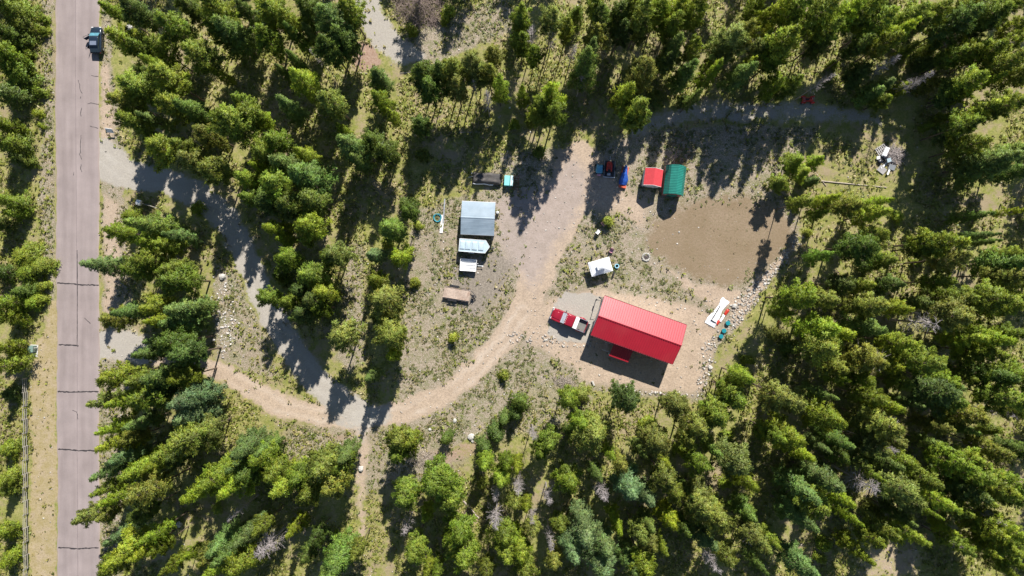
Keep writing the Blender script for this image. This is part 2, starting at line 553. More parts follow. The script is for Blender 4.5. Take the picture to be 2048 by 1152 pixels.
def ground_material():
    m, nt, p = nodes_of('ground_cover')
    N, L = nt.nodes, nt.links
    geo = N.new('ShaderNodeNewGeometry')

    def noise(scale, det=5, rough=0.6):
        n = N.new('ShaderNodeTexNoise')
        n.inputs['Scale'].default_value = scale
        n.inputs['Detail'].default_value = det
        n.inputs['Roughness'].default_value = rough
        L.new(geo.outputs['Position'], n.inputs['Vector'])
        return n.outputs['Fac']

    def rng_(v, a, b, c=0.0, d=1.0):
        r = N.new('ShaderNodeMapRange')
        r.inputs['From Min'].default_value = a
        r.inputs['From Max'].default_value = b
        r.inputs['To Min'].default_value = c
        r.inputs['To Max'].default_value = d
        L.new(v, r.inputs['Value'])
        return r.outputs['Result']

    def mixc(fac, a, b):
        x = N.new('ShaderNodeMixRGB')
        if isinstance(fac, float):
            x.inputs['Fac'].default_value = fac
        else:
            L.new(fac, x.inputs['Fac'])
        for s_, v in (('Color1', a), ('Color2', b)):
            if isinstance(v, tuple):
                x.inputs[s_].default_value = (*v, 1)
            else:
                L.new(v, x.inputs[s_])
        return x.outputs['Color']

    def math_(op, a, b):
        x = N.new('ShaderNodeMath')
        x.operation = op
        for i, v in enumerate((a, b)):
            if isinstance(v, (int, float)):
                x.inputs[i].default_value = v
            else:
                L.new(v, x.inputs[i])
        return x.outputs[0]

    def attr(nm):
        a = N.new('ShaderNodeAttribute')
        a.attribute_name = nm
        s = N.new('ShaderNodeSeparateColor')
        L.new(a.outputs['Color'], s.inputs['Color'])
        return s.outputs['Red'], s.outputs['Green'], s.outputs['Blue']

    bare, gravel, lawn = attr('cover_a')
    dry, straw, duff = attr('cover_b')
    dark, mauve, rut = attr('cover_c')
    big, mid, fine, speck = noise(0.12, 4), noise(0.7, 6, 0.7), noise(3.2, 6, 0.75), noise(9.0, 3, 0.7)

    def edge(mask, k=0.55, lo=0.42, hi=0.62):
        j = math_('ADD', mask, math_('MULTIPLY', math_('SUBTRACT', mid, 0.5), k))
        j = math_('ADD', j, math_('MULTIPLY', math_('SUBTRACT', fine, 0.5), k * 0.7))
        return rng_(j, lo, hi)

    # forest floor: grass with duff and straw showing through
    floor = mixc(rng_(mid, 0.38, 0.62), (0.215, 0.225, 0.055), (0.325, 0.285, 0.125))
    floor = mixc(rng_(fine, 0.45, 0.62, 0, 0.75), floor, (0.14, 0.16, 0.042))
    floor = mixc(rng_(math_('ADD', math_('MULTIPLY', big, 0.5), math_('MULTIPLY', mid, 0.5)), 0.49, 0.59, 0, 0.8), floor, (0.29, 0.225, 0.155))
    floor = mixc(rng_(speck, 0.6, 0.7, 0, 0.6), floor, (0.38, 0.325, 0.22))
    # dry yard: tan soil, weeds, pebbles
    yard = mixc(rng_(mid, 0.35, 0.65), (0.375, 0.305, 0.235), (0.27, 0.225, 0.16))
    yard = mixc(rng_(fine, 0.43, 0.56, 0, 0.85), yard, (0.19, 0.16, 0.105))
    yard = mixc(rng_(math_('ADD', math_('MULTIPLY', big, 0.6), math_('MULTIPLY', fine, 0.4)), 0.47, 0.58, 0, 0.6), yard, (0.25, 0.195, 0.135))
    yard = mixc(rng_(math_('ADD', math_('MULTIPLY', mid, 0.6), math_('MULTIPLY', fine, 0.4)), 0.48, 0.56, 0, 0.85), yard, (0.165, 0.165, 0.07))
    yard = mixc(rng_(speck, 0.55, 0.62, 0, 0.9), yard, (0.50, 0.445, 0.38))
    yard = mixc(rng_(speck, 0.44, 0.36, 0, 0.75), yard, (0.12, 0.105, 0.07))
    c = mixc(edge(dry), floor, yard)
    c = mixc(edge(duff), c, mixc(rng_(fine, 0.4, 0.6), (0.27, 0.175, 0.125), (0.36, 0.26, 0.20)))
    strawc = mixc(rng_(mid, 0.38, 0.62), (0.31, 0.25, 0.13), (0.37, 0.30, 0.19))
    strawc = mixc(rng_(fine, 0.48, 0.6, 0, 0.75), strawc, (0.25, 0.20, 0.075))
    c = mixc(edge(straw), c, strawc)
    dg = mixc(rng_(fine, 0.38, 0.62), (0.17, 0.145, 0.118), (0.29, 0.25, 0.20))
    dg = mixc(rng_(speck, 0.6, 0.68, 0, 0.6), dg, (0.42, 0.38, 0.32))
    c = mixc(edge(dark), c, dg)
    barec = mixc(rng_(mid, 0.35, 0.65), (0.475, 0.37, 0.275), (0.37, 0.285, 0.21))
    barec = mixc(rng_(fine, 0.46, 0.62, 0, 0.75), barec, (0.26, 0.205, 0.155))
    barec = mixc(rng_(speck, 0.6, 0.7, 0, 0.6), barec, (0.55, 0.49, 0.42))
    barec = mixc(math_('MULTIPLY', rut, rng_(mid, 0.3, 0.6, 0.15, 0.7)), barec, (0.52, 0.44, 0.36))
    c = mixc(edge(bare, 0.95, 0.4, 0.72), c, barec)
    mv = mixc(rng_(fine, 0.35, 0.65), (0.30, 0.245, 0.215), (0.39, 0.325, 0.29))
    mv = mixc(rng_(mid, 0.45, 0.6, 0, 0.6), mv, (0.27, 0.22, 0.185))
    mv = mixc(rng_(speck, 0.58, 0.68, 0, 0.6), mv, (0.5, 0.44, 0.39))
    c = mixc(math_('MULTIPLY', edge(mauve, 0.9, 0.3, 0.7), 0.85), c, mv)
    gr = mixc(rng_(fine, 0.35, 0.65), (0.335, 0.305, 0.26), (0.42, 0.385, 0.33))
    gr = mixc(rng_(mid, 0.4, 0.65, 0, 0.6), gr, (0.33, 0.30, 0.265))
    gr = mixc(rng_(speck, 0.4, 0.7, 0, 0.5), gr, (0.29, 0.265, 0.235))
    gr = mixc(math_('MULTIPLY', rut, 0.35), gr, (0.5, 0.47, 0.42))
    c = mixc(edge(gravel, 0.95, 0.38, 0.66), c, gr)
    lw = mixc(rng_(mid, 0.35, 0.65), (0.235, 0.172, 0.115), (0.30, 0.23, 0.165))
    lw = mixc(rng_(fine, 0.45, 0.65, 0, 0.7), lw, (0.16, 0.135, 0.07))
    lw = mixc(rng_(math_('ADD', math_('MULTIPLY', big, 0.5), math_('MULTIPLY', mid, 0.5)), 0.45, 0.58, 0, 0.85), lw, (0.20, 0.148, 0.09))
    lw = mixc(rng_(mid, 0.6, 0.7, 0, 0.5), lw, (0.34, 0.27, 0.19))
    lw = mixc(rng_(speck, 0.64, 0.72, 0, 0.6), lw, (0.42, 0.35, 0.26))
    c = mixc(edge(lawn, 1.1, 0.3, 0.7), c, lw)
    L.new(c, p.inputs['Base Color'])
    p.inputs['Roughness'].default_value = 0.95
    p.inputs['Specular IOR Level'].default_value = 0.15
    b = N.new('ShaderNodeBump')
    b.inputs['Strength'].default_value = 0.55
    b.inputs['Distance'].default_value = 0.12
    L.new(math_('ADD', fine, math_('MULTIPLY', speck, 0.5)), b.inputs['Height'])
    L.new(b.outputs['Normal'], p.inputs['Normal'])
    return m


M_GROUND = ground_material()


def cover_attrs(me, sel):
    for nm, ks in (('cover_a', ('bare', 'gravel', 'lawn')), ('cover_b', ('dry', 'straw', 'duff')), ('cover_c', ('dark', 'mauve', 'rut'))):
        a = me.attributes.new(nm, 'FLOAT_COLOR', 'POINT')
        c = np.zeros((len(sel), 4), np.float32)
        c[:, 3] = 1
        for i, k in enumerate(ks):
            if k:
                c[:, i] = F[k].ravel()[sel]
        a.data.foreach_set('color', c.ravel())


def sheet(name, cellmask, lift):
    Q = QALL[cellmask]
    sel, inv = np.unique(Q.ravel(), return_inverse=True)
    V = np.stack([VX.ravel()[sel], VY.ravel()[sel], Z.ravel()[sel] + lift], -1)
    me = np_mesh(name, V, inv.reshape(-1, 4), M_GROUND, smooth=True)
    cover_attrs(me, sel)
    return tag(link(name, me), kind='structure')


def cell(k):
    a = F[k]
    return ((a[1:, :-1] + a[1:, 1:] + a[:-1, 1:] + a[:-1, :-1]) / 4).ravel() > 0.5


sheet('ground', np.ones(len(QALL), bool), 0.0)
sheet('dirt_track', cell('track'), 0.004)
sheet('gravel_driveway', cell('drive'), 0.008)
sheet('gravel_track', cell('upper'), 0.012)
sheet('clearing_track', cell('north'), 0.016)
sheet('parking_pad', cell('pad'), 0.004 + 0.016)
sheet('lawn', cell('lawn'), 0.02)


# ------------------------------------------------------------------ road
def road_material():
    m, nt, p = nodes_of('chip_seal_road')
    N, L = nt.nodes, nt.links
    geo = N.new('ShaderNodeNewGeometry')
    mp = N.new('ShaderNodeMapping')
    mp.inputs['Scale'].default_value = (1.0, 0.12, 1.0)
    L.new(geo.outputs['Position'], mp.inputs['Vector'])
    a = N.new('ShaderNodeTexNoise')
    a.inputs['Scale'].default_value = 1.1
    a.inputs['Detail'].default_value = 5
    L.new(mp.outputs['Vector'], a.inputs['Vector'])
    b = N.new('ShaderNodeTexNoise')
    b.inputs['Scale'].default_value = 8
    b.inputs['Detail'].default_value = 5
    b.inputs['Roughness'].default_value = 0.8
    L.new(geo.outputs['Position'], b.inputs['Vector'])
    r = N.new('ShaderNodeValToRGB')
    r.color_ramp.elements[0].position = 0.3
    r.color_ramp.elements[1].position = 0.7
    r.color_ramp.elements[0].color = (0.262, 0.217, 0.207, 1)
    r.color_ramp.elements[1].color = (0.308, 0.258, 0.247, 1)
    L.new(a.outputs['Fac'], r.inputs['Fac'])
    mx = N.new('ShaderNodeMixRGB')
    mx.blend_type = 'MULTIPLY'
    mx.inputs['Fac'].default_value = 0.35
    L.new(r.outputs['Color'], mx.inputs['Color1'])
    rr = N.new('ShaderNodeMapRange')
    rr.inputs['From Min'].default_value = 0.3
    rr.inputs['From Max'].default_value = 0.7
    rr.inputs['To Min'].default_value = 0.75
    rr.inputs['To Max'].default_value = 1.2
    L.new(b.outputs['Fac'], rr.inputs['Value'])
    L.new(rr.outputs['Result'], mx.inputs['Color2'])
    ac = N.new('ShaderNodeAttribute')
    ac.attribute_name = 'across'
    wp = N.new('ShaderNodeValToRGB')   # worn wheel paths and sandy crumbling edges
    el = wp.color_ramp.elements
    el[0].position, el[0].color = 0.0, (1.12, 1.08, 1.0, 1)
    el[1].position, el[1].color = 1.0, (1.12, 1.08, 1.0, 1)
    for pos, v in ((.05, 1.0), (.17, .90), (.27, .98), (.38, .91), (.49, 1.03), (.60, .92), (.71, .99), (.82, .91), (.95, 1.0)):
        e_ = el.new(pos)
        e_.color = (v, v, v, 1)
    L.new(ac.outputs['Fac'], wp.inputs['Fac'])
    m2 = N.new('ShaderNodeMixRGB')
    m2.blend_type = 'MULTIPLY'
    m2.inputs['Fac'].default_value = 1
    L.new(mx.outputs['Color'], m2.inputs['Color1'])
    L.new(wp.outputs['Color'], m2.inputs['Color2'])
    big = N.new('ShaderNodeTexNoise')
    big.inputs['Scale'].default_value = .35
    big.inputs['Detail'].default_value = 7
    L.new(geo.outputs['Position'], big.inputs['Vector'])
    bm = N.new('ShaderNodeMapRange')
    bm.inputs['From Min'].default_value = .35
    bm.inputs['From Max'].default_value = .65
    bm.inputs['To Min'].default_value = .92
    bm.inputs['To Max'].default_value = 1.07
    L.new(big.outputs['Fac'], bm.inputs['Value'])
    m3 = N.new('ShaderNodeMixRGB')
    m3.blend_type = 'MULTIPLY'
    m3.inputs['Fac'].default_value = 1
    L.new(m2.outputs['Color'], m3.inputs['Color1'])
    L.new(bm.outputs['Result'], m3.inputs['Color2'])
    L.new(m3.outputs['Color'], p.inputs['Base Color'])
    p.inputs['Roughness'].default_value = 0.9
    p.inputs['Specular IOR Level'].default_value = 0.2
    return m


M_ROAD = road_material()


def road_x(py, side):
    l = 110.5 + 5.0 * py / 1152.0
    r = 198.3 + 1.2 * py / 1152.0
    return l if side < 0 else r


ACR = [0, 0.015] + [i / 20 for i in range(1, 20)] + [0.985, 1]
NA = len(ACR)
mb = MB()
rows = []
for py in list(range(-1400, 2600, 8)):
    wl_ = 0.9 * math.sin(py * 0.021) + 0.7 * math.sin(py * 0.13 + 1) + random.uniform(-.4, .4)
    wr_ = 0.9 * math.sin(py * 0.017 + 2) + 0.6 * math.sin(py * 0.11) + random.uniform(-.4, .4)
    xl, xr = road_x(py, -1) + wl_, road_x(py, 1) + wr_
    row = []
    for t in ACR:
        x, y = at(xl + (xr - xl) * t, py)
        row.append((x, y, 0.028 + 0.05 * (1 - (2 * t - 1) ** 2) if 0 < t < 1 else 0.0))
    rows.append(row)
for a, b in zip(rows[:-1], rows[1:]):
    base = len(mb.v)
    mb.v += a + b
    for i in range(NA - 1):
        mb.f.append((base + NA + i, base + NA + i + 1, base + i + 1, base + i))
road = tag(mb.build('road', M_ROAD), kind='structure')
_at = road.data.attributes.new('across', 'FLOAT', 'POINT')
_at.data.foreach_set('value', np.tile(np.array(ACR, np.float32), len(mb.v) // NA))


def road_z(px, py):
    t = (px - road_x(py, -1)) / (road_x(py, 1) - road_x(py, -1))
    t = min(max(t, 0.0), 1.0)
    return 0.028 + 0.05 * (1 - (2 * t - 1) ** 2) + 0.006


def ribbon(name, pts, w, material, wob=0.6, step=3.0):
    """a thin strip on the road along photo-pixel points"""
    fine = []
    for (x0, y0), (x1, y1) in zip(pts[:-1], pts[1:]):
        n = max(1, int(math.hypot(x1 - x0, y1 - y0) / step))
        for i in range(n):
            fine.append((x0 + (x1 - x0) * i / n, y0 + (y1 - y0) * i / n))
    fine.append(pts[-1])
    q = [(x + random.uniform(-wob, wob), y + random.uniform(-wob, wob)) for x, y in fine]
    b = MB()
    for i, (x, y) in enumerate(q):
        x0, y0 = q[max(0, i - 1)]
        x1, y1 = q[min(len(q) - 1, i + 1)]
        d = math.hypot(x1 - x0, y1 - y0) or 1
        nx_, ny_ = -(y1 - y0) / d, (x1 - x0) / d
        ww = w * random.uniform(0.6, 1.3) / 2 / S
        for s in (-1, 1):
            X, Y = at(x + s * nx_ * ww, y + s * ny_ * ww)
            b.v.append((X, Y, road_z(x, y) + 0.003))
    for i in range(len(q) - 1):
        b.f.append((2 * i, 2 * i + 2, 2 * i + 3, 2 * i + 1))
    o = b.build(name, material, road)
    return o


ribbon('paving_seam', [(151, -60), (152.5, 300), (154, 500), (155, 700), (155, 900), (156.5, 1212)], 0.07, M_SEAM, 0.15, 10)
ribbon('paving_seam', [(155, 500), (155.5, 575), (155, 690)], 0.10, M_CRACK, 0.2, 5)
for pts in ([(115, 566), (150, 568), (165, 570), (198, 570)], [(118, 689), (138, 690), (158, 692)], [(116, 783), (140, 784), (170, 783), (198, 783)],
            [(116, 898), (135, 899), (155, 901), (194, 901)], [(116, 1095), (140, 1096), (160, 1097), (198, 1095)]):
    ribbon('road_crack', pts, 0.20, M_CRACK, 0.6)
for pts in ([(157, 160), (160, 170), (161, 180), (165, 187)], [(162, 193), (161.5, 198)], [(164, 216), (162, 226), (163, 233)], [(163, 270), (161.5, 285), (162, 305), (159, 309), (162, 313), (164, 319)],
            [(163, 328), (162, 338), (164, 344)], [(148, 345), (147.5, 351)], [(145, 820), (153, 823), (156, 828), (156, 838)], [(176, 208), (182, 206), (190, 208), (198, 209)],
            [(183, 151), (191, 153), (197, 153)], [(180, 252), (190, 255), (197, 257)], [(170, 636), (176, 642), (181, 647)]):
    ribbon('road_crack', pts, 0.085, M_CRACK, 0.5)


# ------------------------------------------------------------------ buildings
def ribbed_slope(x0, x1, a, b, pitch, rib_w, rib_h):
    """standing-seam slope: a, b are (y,z) of the eave and the ridge; ribs run from a to b"""
    m = MB()
    n = Vector((0, -(b[1] - a[1]), b[0] - a[0]))
    n.normalize()
    if n.z < 0:
        n = -n
    prof = []
    k = max(1, round((x1 - x0) / pitch))
    p = (x1 - x0) / k
    for i in range(k + 1):
        c = x0 + p * i
        if i > 0:
            prof += [(c - rib_w / 2, 0)]
        prof += [(max(x0, c - rib_w / 3), rib_h), (min(x1, c + rib_w / 3), rib_h)]
        if i < k:
            prof += [(c + rib_w / 2, 0)]
    ring = lambda q: [(x, q[0] + n.y * h, q[1] + n.z * h) for x, h in prof]
    under = lambda q: [(x, q[0] - n.y * 0.06, q[1] - n.z * 0.06) for x, h in prof]
    m.loft([ring(a), ring(b)], cap=False, closed=False)
    m.loft([under(a), under(b)], cap=False, closed=False)
    m.loft([ring(a), under(a)], cap=False, closed=False)
    m.loft([ring(b), under(b)], cap=False, closed=False)
    return m


def gable_walls(x0, x1, y0, y1, eave, ridge):
    ym = (y0 + y1) / 2
    m = MB()
    sec = lambda x: [(x, y0, 0), (x, y1, 0), (x, y1, eave), (x, ym, ridge), (x, y0, eave)]
    m.loft([sec(x0), sec(x1)])
    return m


def window(parent, c, size, axis, material=M_TRIM):
    """framed window on a wall facing +/-x or +/-y (axis sign)"""
    w, h = size
    ax_, sg = axis
    fr = MB()
    d = 0.05
    for u, v, su, sv in ((0, h / 2, w + .14, .07), (0, -h / 2, w + .14, .07), (-w / 2, 0, .07, h - .07), (w / 2, 0, .07, h - .07), (0, 0, .05, h - .07)):
        if ax_ == 'y':
            fr.box((c[0] + u, c[1] + sg * d / 2, c[2] + v), (su, d, sv))
        else:
            fr.box((c[0] + sg * d / 2, c[1] + u, c[2] + v), (d, su, sv))
    f = fr.build('window', material, parent)
    g = MB()
    if ax_ == 'y':
        g.box((c[0], c[1] + sg * 0.012, c[2]), (w - .07, 0.02, h - .07))
    else:
        g.box((c[0] + sg * 0.012, c[1], c[2]), (0.02, w - .07, h - .07))
    g.build('pane', M_GLASS, f)
    return f


hx, hy = at(1277.3, 659.9, 4.1)
house = thing('house', 'long house with a bright red standing-seam metal gable roof beside the red pickup', 'house', (hx, hy, 0), math.radians(-19.7))
LH, WH = 13.07 / 2, 6.2 / 2
gable_walls(-LH + 0.35, LH - 0.35, -WH + 0.4, WH - 0.4, 3.92, 4.95).build('wall', M_SIDING, house)
MB().box((0, 0, 0.15), (13.0 - 0.62, 6.2 - 0.72, 0.3)).build('foundation', M_CONC, house)
r1 = ribbed_slope(-LH, LH, (WH, 4.1), (0.0, 5.2), 0.36, 0.12, 0.07).build('roof_slope', M_RED_ROOF, house)
r1['label'] = 'sunlit upper roof slope with pale standing seams'
r2 = ribbed_slope(-LH, LH, (-WH, 4.1), (0.0, 5.2), 0.36, 0.12, 0.07).build('roof_slope', M_RED_ROOF, house)
r2['label'] = 'lower roof slope facing away from the sun'
MB().loft([[(x, -0.16, 5.19), (x, 0, 5.285), (x, 0.16, 5.19)] for x in (-LH - .03, LH + .03)], cap=False, closed=False).build('ridge_cap', M_RED_ROOF, house, solid=0.02)
for sx in (-1, 1):
    m = MB()
    for sy in (-1, 1):
        m.loft([[(sx * (LH + .005), sy * WH, 3.92), (sx * (LH + .045), sy * WH, 3.92), (sx * (LH + .045), sy * WH, 4.17), (sx * (LH + .005), sy * WH, 4.17)],
                [(sx * (LH + .005), 0, 5.02), (sx * (LH + .045), 0, 5.02), (sx * (LH + .045), 0, 5.27), (sx * (LH + .005), 0, 5.27)]])
    m.build('bargeboard', M_RED_TRIM, house)
for sy in (-1, 1):
    MB().box((0, sy * (WH + 0.06), 4.03), (2 * LH, 0.1, 0.1)).build('gutter', M_RED_TRIM, house)
wy = -(WH - 0.4)
for x in (-4.6, -2.8, 2.4, 4.6):
    window(house, (x, wy, 2.3), (1.2, 1.2), ('y', -1))
for x in (-4.5, -1.0, 2.5, 4.8):
    window(house, (x, -wy, 2.5), (1.0, 0.9), ('y', 1))
for y in (-1.2, 1.1):
    window(house, (-LH + 0.35, y, 2.4), (0.9, 1.1), ('x', -1))
window(house, (LH - 0.35, 0.5, 2.4), (1.1, 1.1), ('x', 1))
dr = MB().box((-0.55, wy - 0.03, 1.45), (0.95, 0.06, 2.1)).build('door', M_RED_TRIM, house)
MB().rock((-0.2, wy - 0.09, 1.4), 0.045, 1, 1).build('handle', M_CHROME, dr)
# porch on the shaded side: flat deck, posts, small red roof, steps with railing
px0, px1, py0, py1 = -2.45, 0.35, -WH - 2.0, wy - 0.02
for i in range(11):
    yb = py0 + 0.1 + (py1 - py0 - 0.2) * i / 10
    MB().box(((px0 + px1) / 2, yb, 0.42), (px1 - px0, 0.2, 0.05)).build('deck_board', M_PLANK, house)
pr = ribbed_slope(px0 - .15, px1 + .15, (py0 - 0.1, 2.3), (-WH + 0.25, 3.05), 0.36, 0.08, 0.04).build('porch_roof', M_RED_ROOF, house)
MB().box(((px0 + px1) / 2, py0 - 0.12, 2.2), (px1 - px0 + .3, 0.04, 0.16)).build('fascia', M_RED_TRIM, pr)
for x in (px0, px1):
    MB().box((x, py0 + 0.05, 1.33), (0.12, 0.12, 1.8)).build('porch_post', M_TRIM, house)
for i in range(3):
    MB().box((px0 - 0.28 - 0.3 * i, -WH - 1.0, 0.33 - 0.13 * i), (0.3, 1.2, 0.06)).build('step', M_PLANK, house)
for yy in (-WH - 0.36, -WH - 1.64):
    MB().box((px0 - 0.65, yy, 1.0), (1.2, 0.06, 0.06)).build('handrail', M_TRIM, house)
for i in range(5):
    MB().box((px0 - 0.1 - 0.28 * i, -WH - 0.36, 0.5), (0.05, 0.05, 0.98)).build('baluster', M_TRIM, house)
MB().path([(-LH - 0.1, WH - 0.3, 4.0), (-LH + 0.28, WH - 0.3, 3.6), (-LH + 0.28, WH - 0.3, 0.2), (-LH - 0.25, WH - 0.3, 0.1)], 0.05, 6).build('downspout', M_DARKSTEEL, house)
MB().path([(-LH - 0.1, -WH + 0.25, 4.0), (-LH + 0.28, -WH + 0.25, 3.6), (-LH + 0.28, -WH + 0.25, 0.1)], 0.05, 6).build('downspout', M_DARKSTEEL, house)


def local(o, x, y, z=0):
    a = o.rotation_euler[2]
    return (o.location[0] + x * math.cos(a) - y * math.sin(a), o.location[1] + x * math.sin(a) + y * math.cos(a), z)


hp_ = thing('heat_pump', 'dark boxy heat pump unit on the gravel at the near-left corner of the red-roofed house', 'heat pump', local(house, -LH - 0.45, -WH + 0.95), math.radians(-19.7))
MB().box((0, 0, 0.55), (0.5, 1.0, 0.95)).build('casing', M_BLACK, hp_, bevel=0.03)
MB().box((0, 0, 0.04), (0.7, 1.2, 0.08)).build('pad', M_CONC, hp_)
MB().torus((0, 0, 1.04), 0.2, 0.02, 16, 4).torus((0, 0, 1.04), 0.1, 0.015, 12, 4).build('fan_grille', M_DARKSTEEL, hp_)

# tall dark pole with a bracket standing clear of the gable end
pl = thing('utility_mast', 'thin dark metal mast with side bracket beside the left gable of the red-roofed house', 'mast', local(house, -LH - 0.55, WH - 0.9), math.radians(-19.7))
MB().tube((0, 0, 0), (0, 0, 3.1), 0.055, 0.05, 8).build('pole', M_DARKSTEEL, pl)
MB().tube((0, 0, 3.0), (0.55, 0.1, 3.0), 0.04, 0.04, 6).build('bracket', M_DARKSTEEL, pl)
MB().box((-0.08, 0, 1.4), (0.16, 0.3, 0.5)).build('meter_box', M_DARKSTEEL, pl)

# grey shed
sx_, sy_ = at(956, 436.5, 2.4)
shed = thing('shed', 'square grey metal shed with shiny pale upper roof slope and slate lower slope', 'shed', (sx_, sy_, 0), math.radians(-2.6))
LS, WS = 5.12 / 2, 5.0 / 2
gable_walls(-LS + .12, LS - .12, -WS + .15, WS - .15, 2.2, 2.85).build('wall', M_SHED_WALL, shed)


def lap_slope(x0, x1, a, b, n, mat_, parent, name, jog=0.0, seedv=1):
    """horizontally lapped panels, every course a piece of its own"""
    rd = random.Random(seedv)
    for i in range(n):
        t0, t1 = i / n, (i + 1) / n
        q = lambda t, dz: (a[0] + (b[0] - a[0]) * t, a[1] + (b[1] - a[1]) * t + dz)
        lo, hi = q(t0, 0.05 + rd.uniform(0, jog)), q(t1 + 0.004, 0.02)
        m = MB().loft([[(x0, lo[0], lo[1]), (x1, lo[0], lo[1]), (x1, lo[0], lo[1] - 0.03), (x0, lo[0], lo[1] - 0.03)],
                       [(x0, hi[0], hi[1]), (x1, hi[0], hi[1]), (x1, hi[0], hi[1] - 0.03), (x0, hi[0], hi[1] - 0.03)]])
        m.build(name, mat_, parent)


lap_slope(-LS, LS, (WS, 2.28), (0, 3.0), 7, M_SHED_ROOF, shed, 'roof_panel', 0.025, 4)
lap_slope(-LS, LS, (-WS, 2.28), (0, 3.0), 14, M_SHED_ROOF, shed, 'roof_panel', 0.01, 5)
MB().loft([[(x, -0.12, 3.0), (x, 0, 3.06), (x, 0.12, 3.0)] for x in (-LS - .02, LS + .02)], cap=False, closed=False).build('ridge_cap', M_SHED_ROOF, shed, solid=0.02)
MB().box((0, WS + 0.04, 2.28), (2 * LS, 0.06, 0.1)).build('eave_trim', M_WHITE, shed)
MB().box((0, -WS - 0.04, 2.26), (2 * LS, 0.06, 0.1)).build('eave_trim', M_STEEL, shed)
MB().box((LS - .1, -0.5, 1.05), (0.05, 2.0, 2.05)).build('roller_door', M_STEEL, shed)
MB().box((-0.4, -WS + .13, 1.0), (0.9, 0.05, 2.0)).build('door', M_STEEL, shed)
MB().box((LS - 0.06, -WS + 0.2, 1.1), (0.1, 0.1, 2.2)).build('corner_post', M_STEEL, shed)

tx, ty = at(992, 426)
tank = thing('propane_tank', 'small white propane tank standing against the right wall of the grey shed', 'propane tank', (tx + 0.25, ty, 0), 0.2)
tm = MB()
prof = [(0.02, .1), (0.2, .12), (.24, .2), (.24, .75), (.2, .88), (.06, .95), (.05, 1.0)]
tm.loft([[(r * math.cos(2 * math.pi * i / 14), r * math.sin(2 * math.pi * i / 14), z) for i in range(14)] for r, z in prof])
tm.build('cylinder_body', M_WHITE, tank, smooth=True)
MB().torus((0, 0, 0.06), 0.2, 0.05, 16, 5).build('foot_ring', M_WHITE, tank)
MB().torus((0, 0, 1.03), 0.14, 0.03, 14, 5).build('collar', M_WHITE, tank)

# small red-roofed shed
rx_, ry_ = at(1307.5, 354, 2.6)
rs = thing('garden_shed', 'little white-walled shed with a red shingle gable roof left of the green-roofed shed', 'shed', (rx_, ry_, 0), math.radians(-7.5))


def ridge_y_shed(parent, wx_, ly_, eave, ridge, wallm, roofm, courses, over=0.15, gambrel=False, ribs=False, trim=M_TRIM):
    """shed with its ridge along local y"""
    h = wx_ / 2
    if gambrel:
        prof_ = [(-h, eave), (-h * 0.62, eave + (ridge - eave) * 0.66), (0, ridge), (h * 0.62, eave + (ridge - eave) * 0.66), (h, eave)]
    else:
        prof_ = [(-h, eave), (0, ridge), (h, eave)]
    k = (h - 0.12) / h
    w = MB()
    sec = lambda y: [(-h + .12, y, 0), (h - .12, y, 0)] + [(x * k, y, z - 0.08) for x, z in reversed(prof_)]
    w.loft([sec(-ly_ / 2 + over), sec(ly_ / 2 - over)])
    w.build('wall', wallm, parent)
    for (xa, za), (xb, zb) in zip(prof_[:-1], prof_[1:]):
        lo, hi = ((xa, za), (xb, zb)) if za < zb else ((xb, zb), (xa, za))
        n = courses
        if ribs:
            # ribs run from eave to ridge: narrow panels side by side along y
            nb = round(ly_ / 0.24)
            m = MB()
            for i in range(nb):
                y0, y1 = -ly_ / 2 + ly_ * i / nb, -ly_ / 2 + ly_ * (i + 1) / nb
                m.loft([[(lo[0], y0, lo[1] + .02), (lo[0], (y0 + y1) / 2, lo[1] + .065), (lo[0], y1, lo[1] + .02), (lo[0], y1, lo[1] - .03), (lo[0], y0, lo[1] - .03)],
                        [(hi[0], y0, hi[1] + .02), (hi[0], (y0 + y1) / 2, hi[1] + .065), (hi[0], y1, hi[1] + .02), (hi[0], y1, hi[1] - .03), (hi[0], y0, hi[1] - .03)]])
            m.build('roof_panel', roofm, parent)
        else:
            for i in range(n):
                t0, t1 = i / n, (i + 1) / n
                q = lambda t, dz: (lo[0] + (hi[0] - lo[0]) * t, lo[1] + (hi[1] - lo[1]) * t + dz)
                A, B = q(t0, .05), q(t1, .025)
                MB().loft([[(A[0], -ly_ / 2, A[1]), (A[0], ly_ / 2, A[1]), (A[0], ly_ / 2, A[1] - .03), (A[0], -ly_ / 2, A[1] - .03)],
                           [(B[0], -ly_ / 2, B[1]), (B[0], ly_ / 2, B[1]), (B[0], ly_ / 2, B[1] - .03), (B[0], -ly_ / 2, B[1] - .03)]]).build('roof_course', roofm, parent)
    for sy in (-1, 1):
        m = MB()
        for (xa, za), (xb, zb) in zip(prof_[:-1], prof_[1:]):
            y = sy * (ly_ / 2 + 0.02)
            m.loft([[(xa, y - .02, za - .14), (xa, y + .02, za - .14), (xa, y + .02, za + .05), (xa, y - .02, za + .05)],
                    [(xb, y - .02, zb - .14), (xb, y + .02, zb - .14), (xb, y + .02, zb + .05), (xb, y - .02, zb + .05)]])
        m.build('bargeboard', trim, parent)
    d = MB().box((0, -ly_ / 2 + over - 0.03, 0.95), (min(1.5, wx_ * 0.5), 0.05, 1.85)).build('door', trim, parent)
    MB().box((0.1, -ly_ / 2 + over - 0.08, 0.95), (0.04, 0.05, 0.2)).build('handle', M_DARKSTEEL, d)


